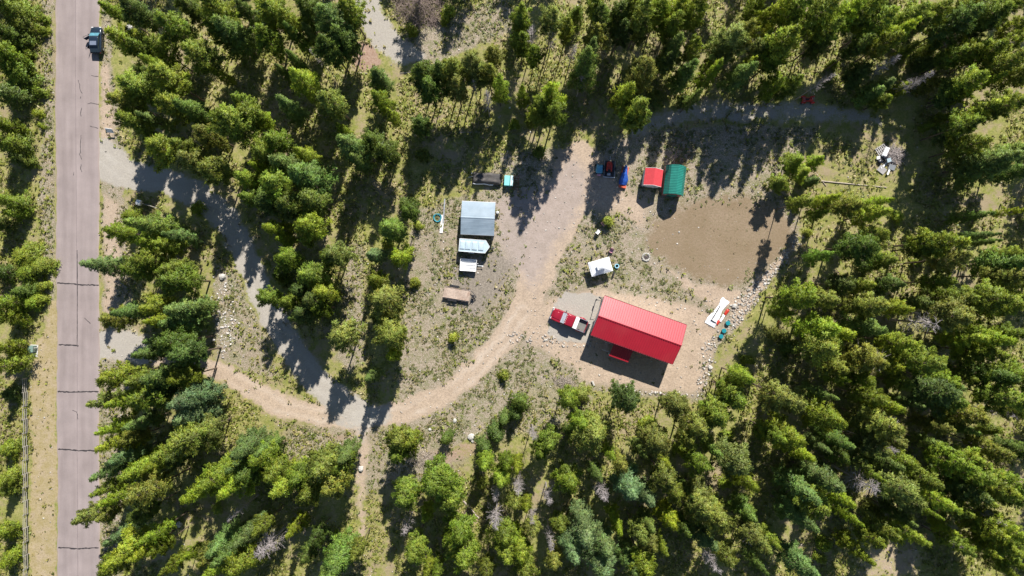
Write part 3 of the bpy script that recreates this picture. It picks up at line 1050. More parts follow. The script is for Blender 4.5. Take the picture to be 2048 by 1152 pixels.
ridge_y_shed(rs, 2.75, 2.6, 2.3, 3.15, M_TRIM, M_SHINGLE, 6, over=0.12)
g_x, g_y = at(1352, 360, 2.8)
gs = thing('barn_shed', 'barn-shaped shed with ribbed green metal roof at the top edge of the brown lawn', 'shed', (g_x, g_y, 0), math.radians(-6.5))
ridge_y_shed(gs, 3.1, 4.4, 2.0, 3.6, M_PINKWALL, M_GREEN_ROOF, 5, over=0.1, gambrel=True, ribs=True, trim=M_GREEN_ROOF)


# ------------------------------------------------------------------ vehicles
def rrect(hw, z0, z1, x, rc=0.12, n=3):
    """rounded-top cross-section ring at station x"""
    pts = [(x, -hw * 0.97, z0), (x, hw * 0.97, z0)]
    for i in range(n + 1):
        a = (math.pi / 2) * i / n
        pts.append((x, hw - rc + rc * math.cos(a), z1 - rc + rc * math.sin(a)))
    for i in range(n + 1):
        a = math.pi / 2 + (math.pi / 2) * i / n
        pts.append((x, -hw + rc + rc * math.cos(a), z1 - rc + rc * math.sin(a)))
    return pts


def wheel(parent, x, y, r=0.38, w=0.26):
    t = MB().tube((x, y - w / 2, r), (x, y + w / 2, r), r, r, 18).build('wheel', M_RUBBER, parent, bevel=0.03)
    s = 1 if y > 0 else -1
    MB().tube((x, y + s * (w / 2 - .02), r), (x, y + s * (w / 2 + .015), r), r * 0.58, r * 0.5, 14).build('rim', M_CHROME, t)
    return t


tx, ty = at(1137.5, 640, 1.0)
tr = thing('pickup_truck', 'red pickup truck with white toolbox behind the cab, parked by the red-roofed house', 'pickup truck', (tx, ty, 0.02), math.radians(158))
MB().loft([rrect(0.80, .5, .95, 2.78, .15), rrect(0.93, .42, 1.08, 2.55, .16), rrect(0.97, .42, 1.17, 1.9, .14), rrect(0.98, .42, 1.22, 1.15, .12), rrect(0.98, .42, 1.2, 0.9, .1),
           rrect(0.97, .42, 1.18, -0.85, .08), rrect(0.97, .42, 1.17, -0.93, .08)]).build('body', M_TRUCK, tr, smooth=False, bevel=0.02)
MB().loft([rrect(0.5, 1.1, 1.19, 2.6, .04), rrect(0.55, 1.15, 1.245, 1.9, .04), rrect(0.6, 1.2, 1.28, 1.2, .04)]).build('hood_bulge', M_TRUCK, tr, smooth=True)
# cab: pillars and roof over dark glass
MB().loft([rrect(0.90, 1.16, 1.2, 1.2, .02), rrect(0.84, 1.18, 1.78, 0.55, .12), rrect(0.84, 1.18, 1.80, -0.7, .12), rrect(0.88, 1.16, 1.25, -0.9, .02)]).build('cab_glass', M_GLASS, tr)
MB().loft([rrect(0.78, 1.77, 1.83, 0.62, .04), rrect(0.85, 1.74, 1.885, 0.3, .09), rrect(0.85, 1.74, 1.89, -0.6, .09), rrect(0.8, 1.76, 1.84, -0.8, .04)]).build('cab_roof', M_TRUCK, tr, smooth=True)
for i in range(5):
    for sy in (0,):
        pass
rb = MB()
for i in range(4):
    rb.box((-0.15, -0.45 + 0.3 * i, 1.897), (0.85, 0.06, 0.02))
rb.build('roof_rib', M_TRUCK, tr)
for i in range(5):
    MB().rock((0.5, -0.6 + 0.3 * i, 1.87), 0.06, 0.6, i).build('marker_light', M_LAMP, tr)
MB().grid(lambda u, v: (1.17 - 0.6 * u, -0.8 + 1.6 * v, 1.235 + 0.56 * u), 4, 4).build('windshield', mat('pale_painted_reflection', (0.42, 0.45, 0.5), 0.12, var=0.3, scale=3, spec=0.9), tr)  # pale glass tone: the reflection is painted into the base colour
MB().box((-1.9, 0, 0.72), (1.95, 1.72, 0.06)).build('bed_floor', M_BED, tr)
for sy in (-1, 1):
    MB().loft([[(-0.94, sy * .86, .5), (-0.94, sy * .97, .5), (-0.94, sy * .97, 1.25), (-0.94, sy * .86, 1.25)],
               [(-1.3, sy * .86, .5), (-1.3, sy * 0.99, .5), (-1.3, sy * 0.99, 1.26), (-1.3, sy * .86, 1.26)],
               [(-2.85, sy * .86, .5), (-2.85, sy * .96, .5), (-2.85, sy * .96, 1.26), (-2.85, sy * .86, 1.26)]]).build('bed_side', M_TRUCK, tr, bevel=0.015)
    MB().box((-1.95, sy * 0.915, 1.275), (1.75, 0.1, 0.03)).build('bed_rail', M_CHROME, tr)
    fl = [(-1.25, .96), (-1.5, 1.1), (-1.9, 1.19), (-2.3, 1.12), (-2.62, .96)]
    MB().loft([[(x, sy * .95, .75), (x, sy * w_, .78), (x, sy * w_, .95), (x, sy * .95, 1.1)] for x, w_ in fl]).build('fender_flare', M_TRUCK, tr, smooth=True)
    MB().box((0.85, sy * 1.12, 1.25), (0.14, 0.24, 0.2)).build('mirror', M_BLACK, tr, bevel=0.02)
    MB().box((2.72, sy * 0.68, 0.9), (0.12, 0.28, 0.2)).build('headlight', M_LAMP, tr, bevel=0.02)
    MB().box((-2.88, sy * 0.88, 1.0), (0.08, 0.14, 0.36)).build('taillight', M_TAIL, tr)
    for x in (1.75, -1.95):
        wheel(tr, x, sy * 0.86, 0.4, 0.28)
MB().box((-2.87, 0, 0.93), (0.08, 1.7, 0.62)).build('tailgate', M_TRUCK, tr, bevel=0.015)
MB().box((2.86, 0, 0.58), (0.16, 1.86, 0.22)).build('bumper', M_CHROME, tr, bevel=0.04)
MB().box((-2.98, 0, 0.58), (0.16, 1.86, 0.18)).build('bumper', M_CHROME, tr, bevel=0.04)
tb = MB().box((-1.2, 0, 1.2), (0.62, 1.86, 0.36)).build('toolbox', M_WHITE, tr, bevel=0.02)
for x in (-1.06, -1.36):
    MB().box((x, 0, 1.395), (0.27, 1.78, 0.03)).build('lid', M_WHITE, tb, bevel=0.01)
MB().box((2.83, 0, 0.9), (0.06, 1.0, 0.22)).build('grille', M_DARKSTEEL, tr)

cx_, cy_ = at(194.5, 81.5, 0.5)
car = thing('parked_car', 'dark blue hatchback with its left doors open, parked facing up on the road edge', 'car', (cx_, cy_, 0.03), math.radians(90))
MB().loft([rrect(0.66, .42, .68, 2.08, .14), rrect(0.82, .3, .84, 1.85, .2), rrect(0.88, .26, .94, 1.3, .16), rrect(0.9, .26, 1.0, 0.75, .12), rrect(0.9, .26, 1.02, -1.3, .12),
           rrect(0.86, .3, 1.0, -1.85, .14), rrect(0.78, .42, .9, -2.06, .14)]).build('body', M_CARBLUE, car, smooth=True)
MB().loft([rrect(0.82, .96, 1.02, 1.05, .02), rrect(0.70, 1.0, 1.46, 0.35, .14), rrect(0.70, 1.0, 1.5, -1.1, .14), rrect(0.76, .98, 1.06, -1.95, .03)]).build('cabin_glass', M_GLASS, car)
MB().loft([rrect(0.62, 1.44, 1.50, 0.42, .05), rrect(0.70, 1.43, 1.545, 0.1, .09), rrect(0.70, 1.43, 1.55, -1.0, .09), rrect(0.62, 1.42, 1.48, -1.3, .05)]).build('roof', M_CARBLUE, car, smooth=True)
MB().box((-0.72, 0.02, 1.556), (0.62, 1.0, 0.012)).build('sunroof', mat('tinted_panel', (0.16, 0.19, 0.25), 0.3, var=0.1), car)
MB().grid(lambda u, v: (1.02 - 0.62 * u, -0.7 + 1.4 * v, 1.055 + 0.42 * u), 4, 4).build('windshield', mat('teal_painted_reflection', (0.05, 0.2, 0.27), 0.12, var=0.35, scale=4, spec=0.9), car)  # teal is a reflection put into the colour of the glass
for x, ang, nm in ((0.62, 62, 'door'), (-0.35, 20, 'door')):
    d = MB().box((0, 0, 0), (1.0, 0.09, 0.66)).v
    a = math.radians(180 - ang)
    m = MB()
    c, s = math.cos(a), math.sin(a)
    for X, Y, Z_ in d:
        X += 0.5
        m.v.append((x + X * c - Y * s, 0.9 + X * s + Y * c, Z_ + 0.68))
    m.f = list(MB().box((0, 0, 0), (1, 1, 1)).f)
    dd = m.build('door', M_CARBLUE, car, bevel=0.02)
    dd['label'] = 'open car door'
    fr = MB()
    pts = [(0.06, 0.0, 1.02), (0.3, 0, 1.4), (0.85, 0, 1.42), (0.96, 0, 1.02)]
    fr.path([(x + X * c, 0.9 + X * s, z) for X, _, z in pts], 0.025, 5)
    fr.build('window_frame', M_BLACK, dd)
for sy in (-1, 1):
    MB().box((1.98, sy * 0.6, 0.7), (0.14, 0.3, 0.14)).build('headlight', M_LAMP, car, bevel=0.02)
    MB().box((-2.0, sy * 0.66, 0.82), (0.1, 0.2, 0.2)).build('taillight', M_TAIL, car, bevel=0.02)
    MB().box((0.78, sy * 1.0, 1.05), (0.12, 0.2, 0.14)).build('mirror', M_CARBLUE, car, bevel=0.02)
    for x in (1.3, -1.3):
        wheel(car, x, sy * 0.8, 0.31, 0.2)


# trailers ---------------------------------------------------------------
def trailer_wheels(parent, xs, y, r=0.33):
    for x in xs:
        for s in (-1, 1):
            wheel(parent, x, s * y, r, 0.2)


vx, vy = at(949, 492, 2.0)
vt = thing('cargo_trailer', 'white enclosed trailer with a pointed nose and silver dented roof, below the grey shed', 'trailer', (vx, vy, 0), math.radians(-4.5))
foot = [(-2.3, -0.95), (1.65, -0.95), (2.28, 0.05), (1.65, 0.95), (-2.3, 0.95)]
MB().prism(foot, 0.45, 1.98).build('body', M_WHITE, vt, bevel=0.02)
roof_m = MB()
inner = lambda k, z: [(x * k, y * k, z) for x, y in foot]
roof_m.loft([inner(1.02, 1.985), inner(1.02, 2.03), inner(0.97, 2.075)], cap=True)
roof_m.build('roof', M_TR_ROOF, vt, smooth=False)
for i, x in enumerate((-1.85, -1.0, 0.0, 1.0)):
    MB().grid(lambda u, v, x=x, i=i: (x - 0.40 + 0.8 * u, -0.7 + 1.4 * v, 2.065 + 0.055 * math.sin(math.pi * u) * math.sin(math.pi * v) + 0.02), 6, 6).build('roof_panel', M_TR_ROOF, vt, smooth=True, solid=0.015)
MB().path([(foot[i][0] * 1.02, foot[i][1] * 1.02, 2.07) for i in (0, 1, 2, 3, 4, 0)], 0.035, 5).build('roof_trim', M_WHITE, vt)
MB().path([(2.2, 0, 0.5), (3.1, 0.0, 0.5)], 0.05, 6).path([(1.6, 0.7, 0.48), (3.0, 0.02, 0.48)], 0.04, 5).path([(1.6, -0.7, 0.48), (3.0, -0.02, 0.48)], 0.04, 5).build('tongue', M_DARKSTEEL, vt)
MB().tube((2.8, 0, 0.1), (2.8, 0, 0.95), 0.04, 0.04, 8).build('jack', M_STEEL, vt)
MB().box((-2.325, 0, 1.2), (0.04, 1.6, 1.4)).build('ramp_door', M_WHITE, vt)
MB().box((0.9, -0.97, 1.2), (0.7, 0.03, 1.35)).build('side_door', M_TRIM, vt)
trailer_wheels(vt, (-0.5,), 0.98)
for s in (-1, 1):
    MB().loft([[(-0.95, s * .97, .5), (-0.95, s * 1.12, .5), (-0.95, s * 1.12, .55), (-0.95, s * .97, .55)], [(-0.7, s * .97, .72), (-0.7, s * 1.12, .72), (-0.7, s * 1.12, .77), (-0.7, s * .97, .77)],
               [(-0.3, s * .97, .72), (-0.3, s * 1.12, .72), (-0.3, s * 1.12, .77), (-0.3, s * .97, .77)], [(-0.05, s * .97, .5), (-0.05, s * 1.12, .5), (-0.05, s * 1.12, .55), (-0.05, s * .97, .55)]]).build('fender', M_WHITE, vt)

wx_, wy_ = at(936.5, 530, 0.9)
ut = thing('utility_trailer', 'small white box trailer with low side rails, in the shadow below the silver-roofed trailer', 'trailer', (wx_, wy_, 0), math.radians(-4))
MB().box((0, 0, 0.62), (2.45, 1.85, 0.08)).build('deck', M_WHITE, ut)
for y, ry in ((0.92, 0), (-0.92, 0)):
    MB().box((0, y, 0.82), (2.5, 0.06, 0.42)).build('side_panel', M_WHITE, ut, bevel=0.01)
for x in (-1.25, 1.25):
    MB().box((x, 0, 0.82), (0.06, 1.78, 0.42)).build('end_panel', M_WHITE, ut, bevel=0.01)
for y in (-0.45, 0.0, 0.45):
    MB().box((0, y, 0.70), (2.2, 0.05, 0.06)).build('deck_rail', M_STEEL, ut)
MB().path([(1.25, 0, 0.55), (2.15, 0, 0.5)], 0.05, 6).build('tongue', M_STEEL, ut)
MB().box((2.2, 0, 0.52), (0.22, 0.14, 0.1)).build('coupler', M_WHITE, ut)
MB().tube((1.45, 0.3, 0.1), (1.45, 0.3, 0.9), 0.06, 0.06, 8).build('jack', M_WHITE, ut)
trailer_wheels(ut, (-0.2,), 1.05, 0.32)

fx_, fy_ = at(913.5, 587.5, 0.7)
ft = thing('flatbed_trailer', 'flatbed trailer with weathered brown plank deck and black fenders, alone in the yard', 'trailer', (fx_, fy_, 0), math.radians(-9.5))
for i in range(8):
    m = MB().box((0, -0.74 + 0.2115 * i, 0.62 + random.uniform(0, .012)), (4.1 + random.uniform(-.04, .04), 0.195, 0.05))
    m.build('plank', M_PLANK, ft)
for y in (-0.93, 0.93):
    MB().box((0, y, 0.6), (4.3, 0.07, 0.14)).build('side_rail', M_DARKSTEEL, ft)
    m = MB()
    for i in range(9):
        m.box((-2.0 + 0.5 * i, y + math.copysign(0.06, y), 0.62), (0.08, 0.06, 0.2))
    m.build('stake_pockets', M_RUST, ft)
    m = MB().path([(-2.1, y * 1.03, 0.85), (2.1, y * 1.03, 0.85)], 0.025, 5)
    for i in range(6):
        m.tube((-2.1 + 0.84 * i, y * 1.03, 0.62), (-2.1 + 0.84 * i, y * 1.03, 0.85), 0.02, 0.02, 5)
    m.build('rail', M_DARKSTEEL, ft)
    MB().box((-0.55, y + math.copysign(0.2, y), 0.78), (1.35, 0.28, 0.05)).box((-1.25, y + math.copysign(0.2, y), 0.66), (0.05, 0.28, 0.25)).box((0.15, y + math.copysign(0.2, y), 0.66), (0.05, 0.28, 0.25)).build('fender', M_BLACK, ft, bevel=0.02)
trailer_wheels(ft, (-0.88, -0.2), 1.1, 0.32)
MB().path([(2.15, 0.8, 0.55), (3.1, 0, 0.52)], 0.05, 6).path([(2.15, -0.8, 0.55), (3.1, 0, 0.52)], 0.05, 6).build('tongue', M_DARKSTEEL, ft)
MB().box((2.55, 0, 0.72), (0.45, 0.5, 0.35)).build('winch_box', M_BLACK, ft, bevel=0.03)
MB().tube((2.9, 0.1, 0.05), (2.9, 0.1, 1.0), 0.05, 0.05, 8).build('jack', M_DARKSTEEL, ft)

dx_, dy_ = at(974, 356, 1.0)
dt = thing('covered_trailer', 'long trailer under a dark grey tarp with pale loose edge, above the shed', 'trailer', (dx_, dy_, 0), math.radians(-3.5))
MB().box((0, 0, 0.55), (4.4, 1.55, 0.12)).build('frame', M_STEEL, dt)


def tarp(L_, W_, z0, z1, seedv, rough_=0.05):
    def fn(u, v):
        x, y = (u - .5) * L_, (v - .5) * W_
        e = min(1, 5 * min(u, 1 - u)) * min(1, 5 * min(v, 1 - v))
        e = e ** 0.5
        b = float(fbm(np.array([x * 1.7 + seedv]), np.array([y * 1.7]), seedv)[0])
        return (x + b * 0.05, y + b * 0.08, z0 + (z1 - z0) * e + b * rough_ * 3 * (0.4 + e))
    return fn


MB().grid(tarp(4.45, 1.75, 0.62, 1.15, 3, 0.045), 26, 14).build('tarp', M_TARP_DARK, dt, smooth=True, solid=0.01)
MB().grid(lambda u, v: (-2.2 + 3.2 * u, -0.86 - 0.14 * v - 0.05 * math.sin(9 * u), 0.66 - 0.12 * v + 0.03 * math.sin(14 * u)), 20, 3).build('tarp_edge', M_SHEET, dt, smooth=True, solid=0.01)
MB().path([(-2.2, 0.2, 0.55), (-2.95, 0.0, 0.5)], 0.05, 6).build('tongue', M_STEEL, dt)
MB().tube((-2.4, 0.62, 0.2), (-2.4, 0.62, 1.2), 0.06, 0.06, 8).build('jack', M_WHITE, dt)
trailer_wheels(dt, (0.4,), 0.86, 0.32)

mx_, my_ = at(1017.5, 361, 1.1)
mt = thing('storage_box', 'mint-green plastic storage box with two lids beside the dark tarped trailer', 'storage box', (mx_, my_, 0), math.radians(-3))
MB().box((-0.02, 0, 0.52), (1.34, 1.5, 1.04)).build('body', M_MINT, mt, bevel=0.05)
MB().box((-0.27, 0, 1.08), (0.82, 1.54, 0.08)).build('lid', M_MINT, mt, bevel=0.03)
MB().box((0.46, 0, 1.10), (0.42, 1.56, 0.08)).build('lid', mat('pale_mint_plastic', (0.55, 0.75, 0.74), 0.45, var=0.05), mt, bevel=0.03)
MB().box((0.2, 0, 1.07), (0.08, 1.5, 0.06)).build('hinge_gap', M_DARKSTEEL, mt)
rk = thing('rusty_rack', 'rusty orange metal rack lying right of the mint-green storage box', 'metal rack', (*at(1031, 366), 0), math.radians(-5))
for x in (-0.45, 0.45):
    MB().box((x, 0, 0.35), (0.07, 2.3, 0.07)).build('side_rail', M_RUST, rk)
for i in range(7):
    MB().box((0, -1.05 + 0.35 * i, 0.35), (0.82, 0.06, 0.05)).build('rung', M_RUST, rk)
for x in (-0.45, 0.45):
    for y in (-1.05, 1.05):
        MB().box((x, y, 0.155), (0.06, 0.06, 0.31)).build('leg', M_RUST, rk)

# machines parked in a row --------------------------------------------------
q = thing('covered_quad', 'small quad bike under a pale blue cover, leftmost in the row of machines', 'quad bike', (*at(1199, 338, 0.6), 0), math.radians(-6))
MB().grid(tarp(1.15, 1.5, 0.35, 0.85, 5, 0.05), 10, 12).build('cover', M_TARP_CYAN, q, smooth=True, solid=0.01)
MB().box((0, -0.92, 0.5), (0.6, 0.3, 0.25)).build('front_rack', M_PINK, q, bevel=0.05)
for x in (-0.5, 0.5):
    for y in (-0.65, 0.6):
        wheel(q, x, y * 1.0, 0.28, 0.22).rotation_euler[2] = 0
q2 = thing('red_mower', 'red ride-on mower standing on a low dark ramp trailer between blue covers', 'ride-on mower', (*at(1218.5, 336, 0.7), 0), math.radians(-4))
MB().loft([rrect(.3, 0.35, .8, 1.0, .1), rrect(.42, .3, .95, .7, .12), rrect(.45, .3, 1.0, 0.0, .12), rrect(.46, .3, .85, -.5, .1)]).build('hood', M_RED_PLASTIC, q2, smooth=True).rotation_euler[2] = math.pi / 2
MB().box((0, -0.45, 0.88), (0.42, 0.4, 0.14)).box((0, -0.7, 1.05), (0.42, 0.1, 0.4)).build('seat', M_BLACK, q2, bevel=0.04)
MB().torus((0, -0.05, 1.1), 0.18, 0.02, 14, 5).build('steering_wheel', M_BLACK, q2)
MB().box((0, -0.95, 0.6), (0.5, 0.4, 0.4)).build('grass_box', M_STEEL, q2, bevel=0.04)
for x in (-0.42, 0.42):
    for y in (-0.55, 0.6):
        MB().tube((x - .1, y, 0.42), (x + .1, y, 0.42), 0.26, 0.26, 14).build('wheel', M_RUBBER, q2)
lt = thing('ramp_trailer', 'low dark ramp trailer with a pale rear bar, carrying the red mower', 'trailer', (*at(1218.5, 338), 0), math.radians(-4))
MB().box((0, 0, 0.1), (1.55, 2.5, 0.1)).build('deck', M_DARKSTEEL, lt)
for x in (-0.8, 0.8):
    MB().box((x, 0, 0.26), (0.05, 2.5, 0.2)).build('side_rail', M_STEEL, lt)
MB().box((0, -1.32, 0.2), (1.9, 0.08, 0.12)).build('rear_bar', M_WHITE, lt)
MB().path([(0, 1.25, 0.15), (0, 2.0, 0.2)], 0.05, 6).build('tongue', M_STEEL, lt)
for x in (-0.9, 0.9):
    MB().tube((x - .08, 0, 0.26), (x + .08, 0, 0.26), 0.26, 0.26, 14).build('wheel', M_RUBBER, lt)

sm = thing('covered_snowmobile', 'snowmobile wrapped in a bright blue tarp on an orange-red stand', 'snowmobile', (*at(1249, 352, 0.6), 0), math.radians(-10))


def wrap(u, v):
    y = 1.55 - 3.0 * u
    w = 0.18 + 0.5 * min(1, 1.5 * u) * (1 - 0.25 * max(0, u - .8) * 5)
    a = math.pi * v
    b = float(fbm(np.array([y * 2.2]), np.array([v * 3.0]), 17)[0])
    hh = 0.45 + 0.65 * math.sin(math.pi * min(1, 0.25 + u * 0.75)) + 0.1 * b
    return (-w * math.cos(a) * (1 + .15 * b), y, 0.18 + hh * math.sin(a) ** 0.8)


MB().grid(wrap, 22, 12).build('tarp', M_TARP_BLUE, sm, smooth=True, solid=0.01)
MB().box((0, -1.62, 0.32), (1.15, 0.42, 0.3)).build('rear_rack', M_ORANGE, sm, bevel=0.03)
for x in (-0.45, 0.45):
    MB().box((x, 0.1, 0.09), (0.14, 3.0, 0.06)).build('ski', M_ORANGE, sm)

at_ = thing('quad_bike', 'dark red quad bike half hidden under trees beside the upper gravel track', 'quad bike', (*at(1613, 201.5), 0), math.radians(0))
MB().loft([rrect(.3, .4, .62, .85, .08), rrect(.36, .38, .8, .5, .1), rrect(.3, .4, .75, 0, .1), rrect(.36, .38, .76, -.5, .1), rrect(.32, .4, .66, -.85, .08)]).build('body', M_RED_PLASTIC, at_, smooth=True)
MB().box((-0.2, 0, 0.86), (0.6, 0.3, 0.12)).build('seat', M_BLACK, at_, bevel=0.04)
MB().path([(0.45, -0.4, 1.05), (0.4, 0, 1.0), (0.45, 0.4, 1.05)], 0.025, 6).build('handlebar', M_BLACK, at_)
for x in (0.72, -0.72):
    m = MB()
    for i in range(4):
        m.box((x, -0.3 + 0.2 * i, 0.86), (0.4, 0.03, 0.03))
    m.build('rack', M_STEEL, at_)
    for s in (-1, 1):
        MB().loft([[(x - .34, s * .32, .6), (x - .34, s * .58, .58), (x - .34, s * .58, .62), (x - .34, s * .32, .64)], [(x, s * .32, .72), (x, s * .6, .7), (x, s * .6, .74), (x, s * .32, .76)],
                   [(x + .34, s * .32, .6), (x + .34, s * .58, .58), (x + .34, s * .58, .62), (x + .34, s * .32, .64)]]).build('mudguard', M_RED_PLASTIC, at_)
        wheel(at_, x, s * 0.46, 0.28, 0.24)

# canopy tent ------------------------------------------------------------
cx_, cy_ = at(1201, 533.5, 1.75)
tent = thing('canopy_tent', 'white pop-up canopy tent with a peaked fabric top, standing left of the fire pit', 'canopy tent', (cx_, cy_, 0), math.radians(16))
hw, hl = 1.68, 1.12


def canopy(u, v):
    x, y = (u - .5) * 2, (v - .5) * 2
    d = max(abs(x), abs(y))
    z = 1.75 + 0.85 * (1 - d) - 0.06 * math.sin(math.pi * (u if abs(y) > abs(x) else v)) * (d > 0.9)
    return (x * hw, y * hl, z)


MB().grid(canopy, 16, 16).build('canopy', M_FABRIC, tent, solid=0.01)
m = MB()
for (a, b) in (((-hw, -hl), (hw, -hl)), ((hw, -hl), (hw, hl)), ((hw, hl), (-hw, hl)), ((-hw, hl), (-hw, -hl))):
    m.add([(a[0], a[1], 1.745), (b[0], b[1], 1.745), (b[0], b[1], 1.5), (a[0], a[1], 1.5)], [(0, 1, 2, 3)])
m.build('valance', M_FABRIC, tent, solid=0.01)
MB().grid(lambda u, v: ((u - .5) * 1.3, (v - .5) * 0.8, 2.62 + 0.22 * math.sin(math.pi * u) * math.sin(math.pi * v)), 8, 6).build('vent_cap', M_FABRIC, tent, solid=0.01)
for sx in (-1, 1):
    for sy in (-1, 1):
        MB().tube((sx * (hw - .05), sy * (hl - .05), 0), (sx * (hw - .05), sy * (hl - .05), 1.74), 0.035, 0.035, 6).build('leg', M_STEEL, tent)
    MB().path([(sx * (hw - .05), -hl + .05, 1.7), (0, 0, 2.55), (sx * (hw - .05), hl - .05, 1.7)], 0.02, 5).build('roof_pole', M_STEEL, tent)
for (px_, py_, L_) in ((1183, 516, 0.75), (1217, 511, 0.45), (1226, 550, 1.2)):
    o = thing('weight_bag', {1183: 'black weight bag lying at the upper left leg of the white canopy', 1217: 'short black weight bag at the upper right leg of the white canopy',
                             1226: 'long black weight bag at the lower right leg of the white canopy'}[px_], 'weight bag', (*at(px_, py_), 0), math.radians(82 if px_ != 1226 else 72))
    MB().loft([[(x, r * math.cos(a), 0.16 + r * math.sin(a)) for a in (i * math.pi / 4 for i in range(8))] for x, r in ((-L_ / 2, .06), (-L_ / 2 + .12, .15), (L_ / 2 - .2, .13), (L_ / 2, .05))]).build('bag', M_BLACK, o, smooth=True)
    MB().path([(-0.15, 0, .3), (0, 0, .4), (0.15, 0, .3)], 0.02, 5).build('strap', M_BLACK, o)


def bucket(label, px_, py_, material, r=0.3, hgt=0.4, lid=None, group=None, name='bucket'):
    o = thing(name, label, name, (*at(px_, py_), 0), random.uniform(0, 6), group)
    n = 18
    ring = lambda rr, z: [(rr * math.cos(2 * math.pi * i / n), rr * math.sin(2 * math.pi * i / n), z) for i in range(n)]
    MB().loft([ring(r * .86, 0), ring(r, hgt), ring(r * 1.06, hgt), ring(r * 1.06, hgt - .03)], cap=True).build('tub', material, o)
    if lid:
        MB().loft([ring(r * 1.05, hgt + .005), ring(r * 1.03, hgt + .05), ring(r * .9, hgt + .06)]).build('lid', lid, o)
    else:
        MB().loft([ring(r * .3, hgt + .006), ring(r * .62, hgt + .006)], cap=True).build('dark_centre', M_GLASS, o)  # dark flat disc over the middle of the closed tub top
    MB().path([(-r * 1.05, 0, hgt - .03), (-r * 1.2, r * .5, hgt - .12), (0, r * 1.25, hgt - .2), (r * 1.2, r * .5, hgt - .12), (r * 1.05, 0, hgt - .03)], 0.012, 5).build('handle', M_STEEL, o)
    return o


bucket('pale blue bucket on the grass beside the lower right leg of the white canopy tent', 1233.2, 532, mat('pale_blue_plastic', (0.28, 0.55, 0.66), .4), 0.34, 0.4)
bucket('teal lidded tub nearest the red edge of the white plastic sheet', 1454.3, 646, M_TEAL, 0.34, 0.42, M_TEAL, 'teal lidded tubs')
bucket('middle one of the three teal lidded tubs on the bare ground', 1446.6, 661.3, M_TEAL, 0.34, 0.42, M_TEAL, 'teal lidded tubs')
bucket('teal lidded tub farthest from the white plastic sheet, lowest of three', 1440.8, 672.5, M_TEAL, 0.33, 0.42, M_TEAL, 'teal lidded tubs')

# plastic sheets ------------------------------------------------------------


def crumpled(poly_len, wfun, seedv, amp=0.12, skew=0.0):
    def fn(u, v):
        y = (u - .5) * poly_len
        w = wfun(u)
        x = (v - .5) * w + skew * (u - .5)
        b = float(fbm(np.array([x * 2.0 + 5]), np.array([y * 2.0]), seedv)[0])
        c = float(vnoise(np.array([x * 6.0]), np.array([y * 5.0]), seedv + 9)[0])
        e = min(1, 6 * min(v, 1 - v)) * min(1, 8 * min(u, 1 - u))
        return (x + 0.12 * b, y + 0.15 * b, 0.05 + (amp * (1 + b) + 0.035 * c) * e)
    return fn


ws = MB().grid(crumpled(4.8, lambda u: 1.6 - 0.5 * u + 0.25 * math.sin(8 * u), 4, 0.13), 40, 18).build('plastic_sheet', M_SHEET, smooth=True, solid=0.01)
ws.location = W(1435, 625)
ws.rotation_euler[2] = math.radians(-33)
tag(ws, 'large crumpled white plastic sheet spread on bare ground right of the red-roofed house', 'plastic sheet')
r_ = thing('red_tarp', 'narrow red and white folded tarp lying along the edge of the white plastic sheet', 'tarp', W(1445, 634), math.radians(-33))
MB().grid(crumpled(1.1, lambda u: 0.5, 6, 0.1), 10, 6).build('red_fold', M_RED_PLASTIC, r_, smooth=True, solid=0.01).location = (0.1, 0.95, 0.02)
MB().grid(crumpled(1.3, lambda u: 0.42, 7, 0.09), 10, 6).build('white_fold', M_SHEET, r_, smooth=True, solid=0.01).location = (0.05, -0.2, 0.02)
MB().grid(crumpled(0.9, lambda u: 0.55, 8, 0.12), 10, 6).build('red_fold', M_RED_PLASTIC, r_, smooth=True, solid=0.01).location = (-0.2, -1.1, 0.02)
sp = MB().box((0, 0, 0.12), (0.13, 2.5, 0.09)).box((0.35, -1.3, 0.12), (0.95, 0.13, 0.09)).build('dark_strap', M_BLACK)
sp.location = (*at(1430.5, 626), 0.2)
sp.rotation_euler[2] = math.radians(-31)
tag(sp, 'dark L-shaped bar lying on top of the white plastic sheet', 'bar')

# long white boards and hose left of the shed
for k, (x0, y0, x1, y1, lab) in enumerate(((886, 430, 882, 466, 'short white board on the stony ground left of the grey shed, beside the hose coil'),
                                           (890, 398, 887, 446, 'long pale gutter piece lying above the short white board left of the shed'))):
    a, b = Vector(W(x0, y0)), Vector(W(x1, y1))
    L_ = (b - a).length
    o = thing('white_board', lab, 'board', (a + b) / 2, math.atan2(b.y - a.y, b.x - a.x))
    if k == 0:
        MB().box((0, -0.1, 0.12), (L_, 0.22, 0.04)).build('board', M_TRIM, o)
        MB().box((0.2, 0.16, 0.16), (L_ * 0.85, 0.2, 0.04)).build('board', M_TRIM, o)
        MB().box((-0.9, 0, 0.06), (0.1, 0.7, 0.1)).box((0.9, 0, 0.06), (0.1, 0.7, 0.1)).build('bearer', M_PLANK, o)
    else:
        MB().loft([[(x, -0.09, .34), (x, -0.09, .2), (x, 0.09, .2), (x, .09, .34), (x, .07, .34), (x, .07, .22), (x, -.07, .22), (x, -.07, .34)] for x in (-L_ / 2, L_ / 2)]).build('channel', M_STEEL, o)
        MB().box((-1.2, 0, 0.1), (0.12, 0.3, 0.19)).box((1.2, 0, 0.1), (0.12, 0.3, 0.19)).build('bearer', M_PLANK, o)
hc = MB()
for i in range(4):
    hc.torus((0.02 * i, 0.03 * (i % 2), 0.05 + 0.06 * i), 0.62 - 0.05 * (i % 3), 0.055, 32, 6, 0.04)
hc = hc.build('hose_coil', M_HOSE, smooth=True)
hc.location = W(874.5, 436)
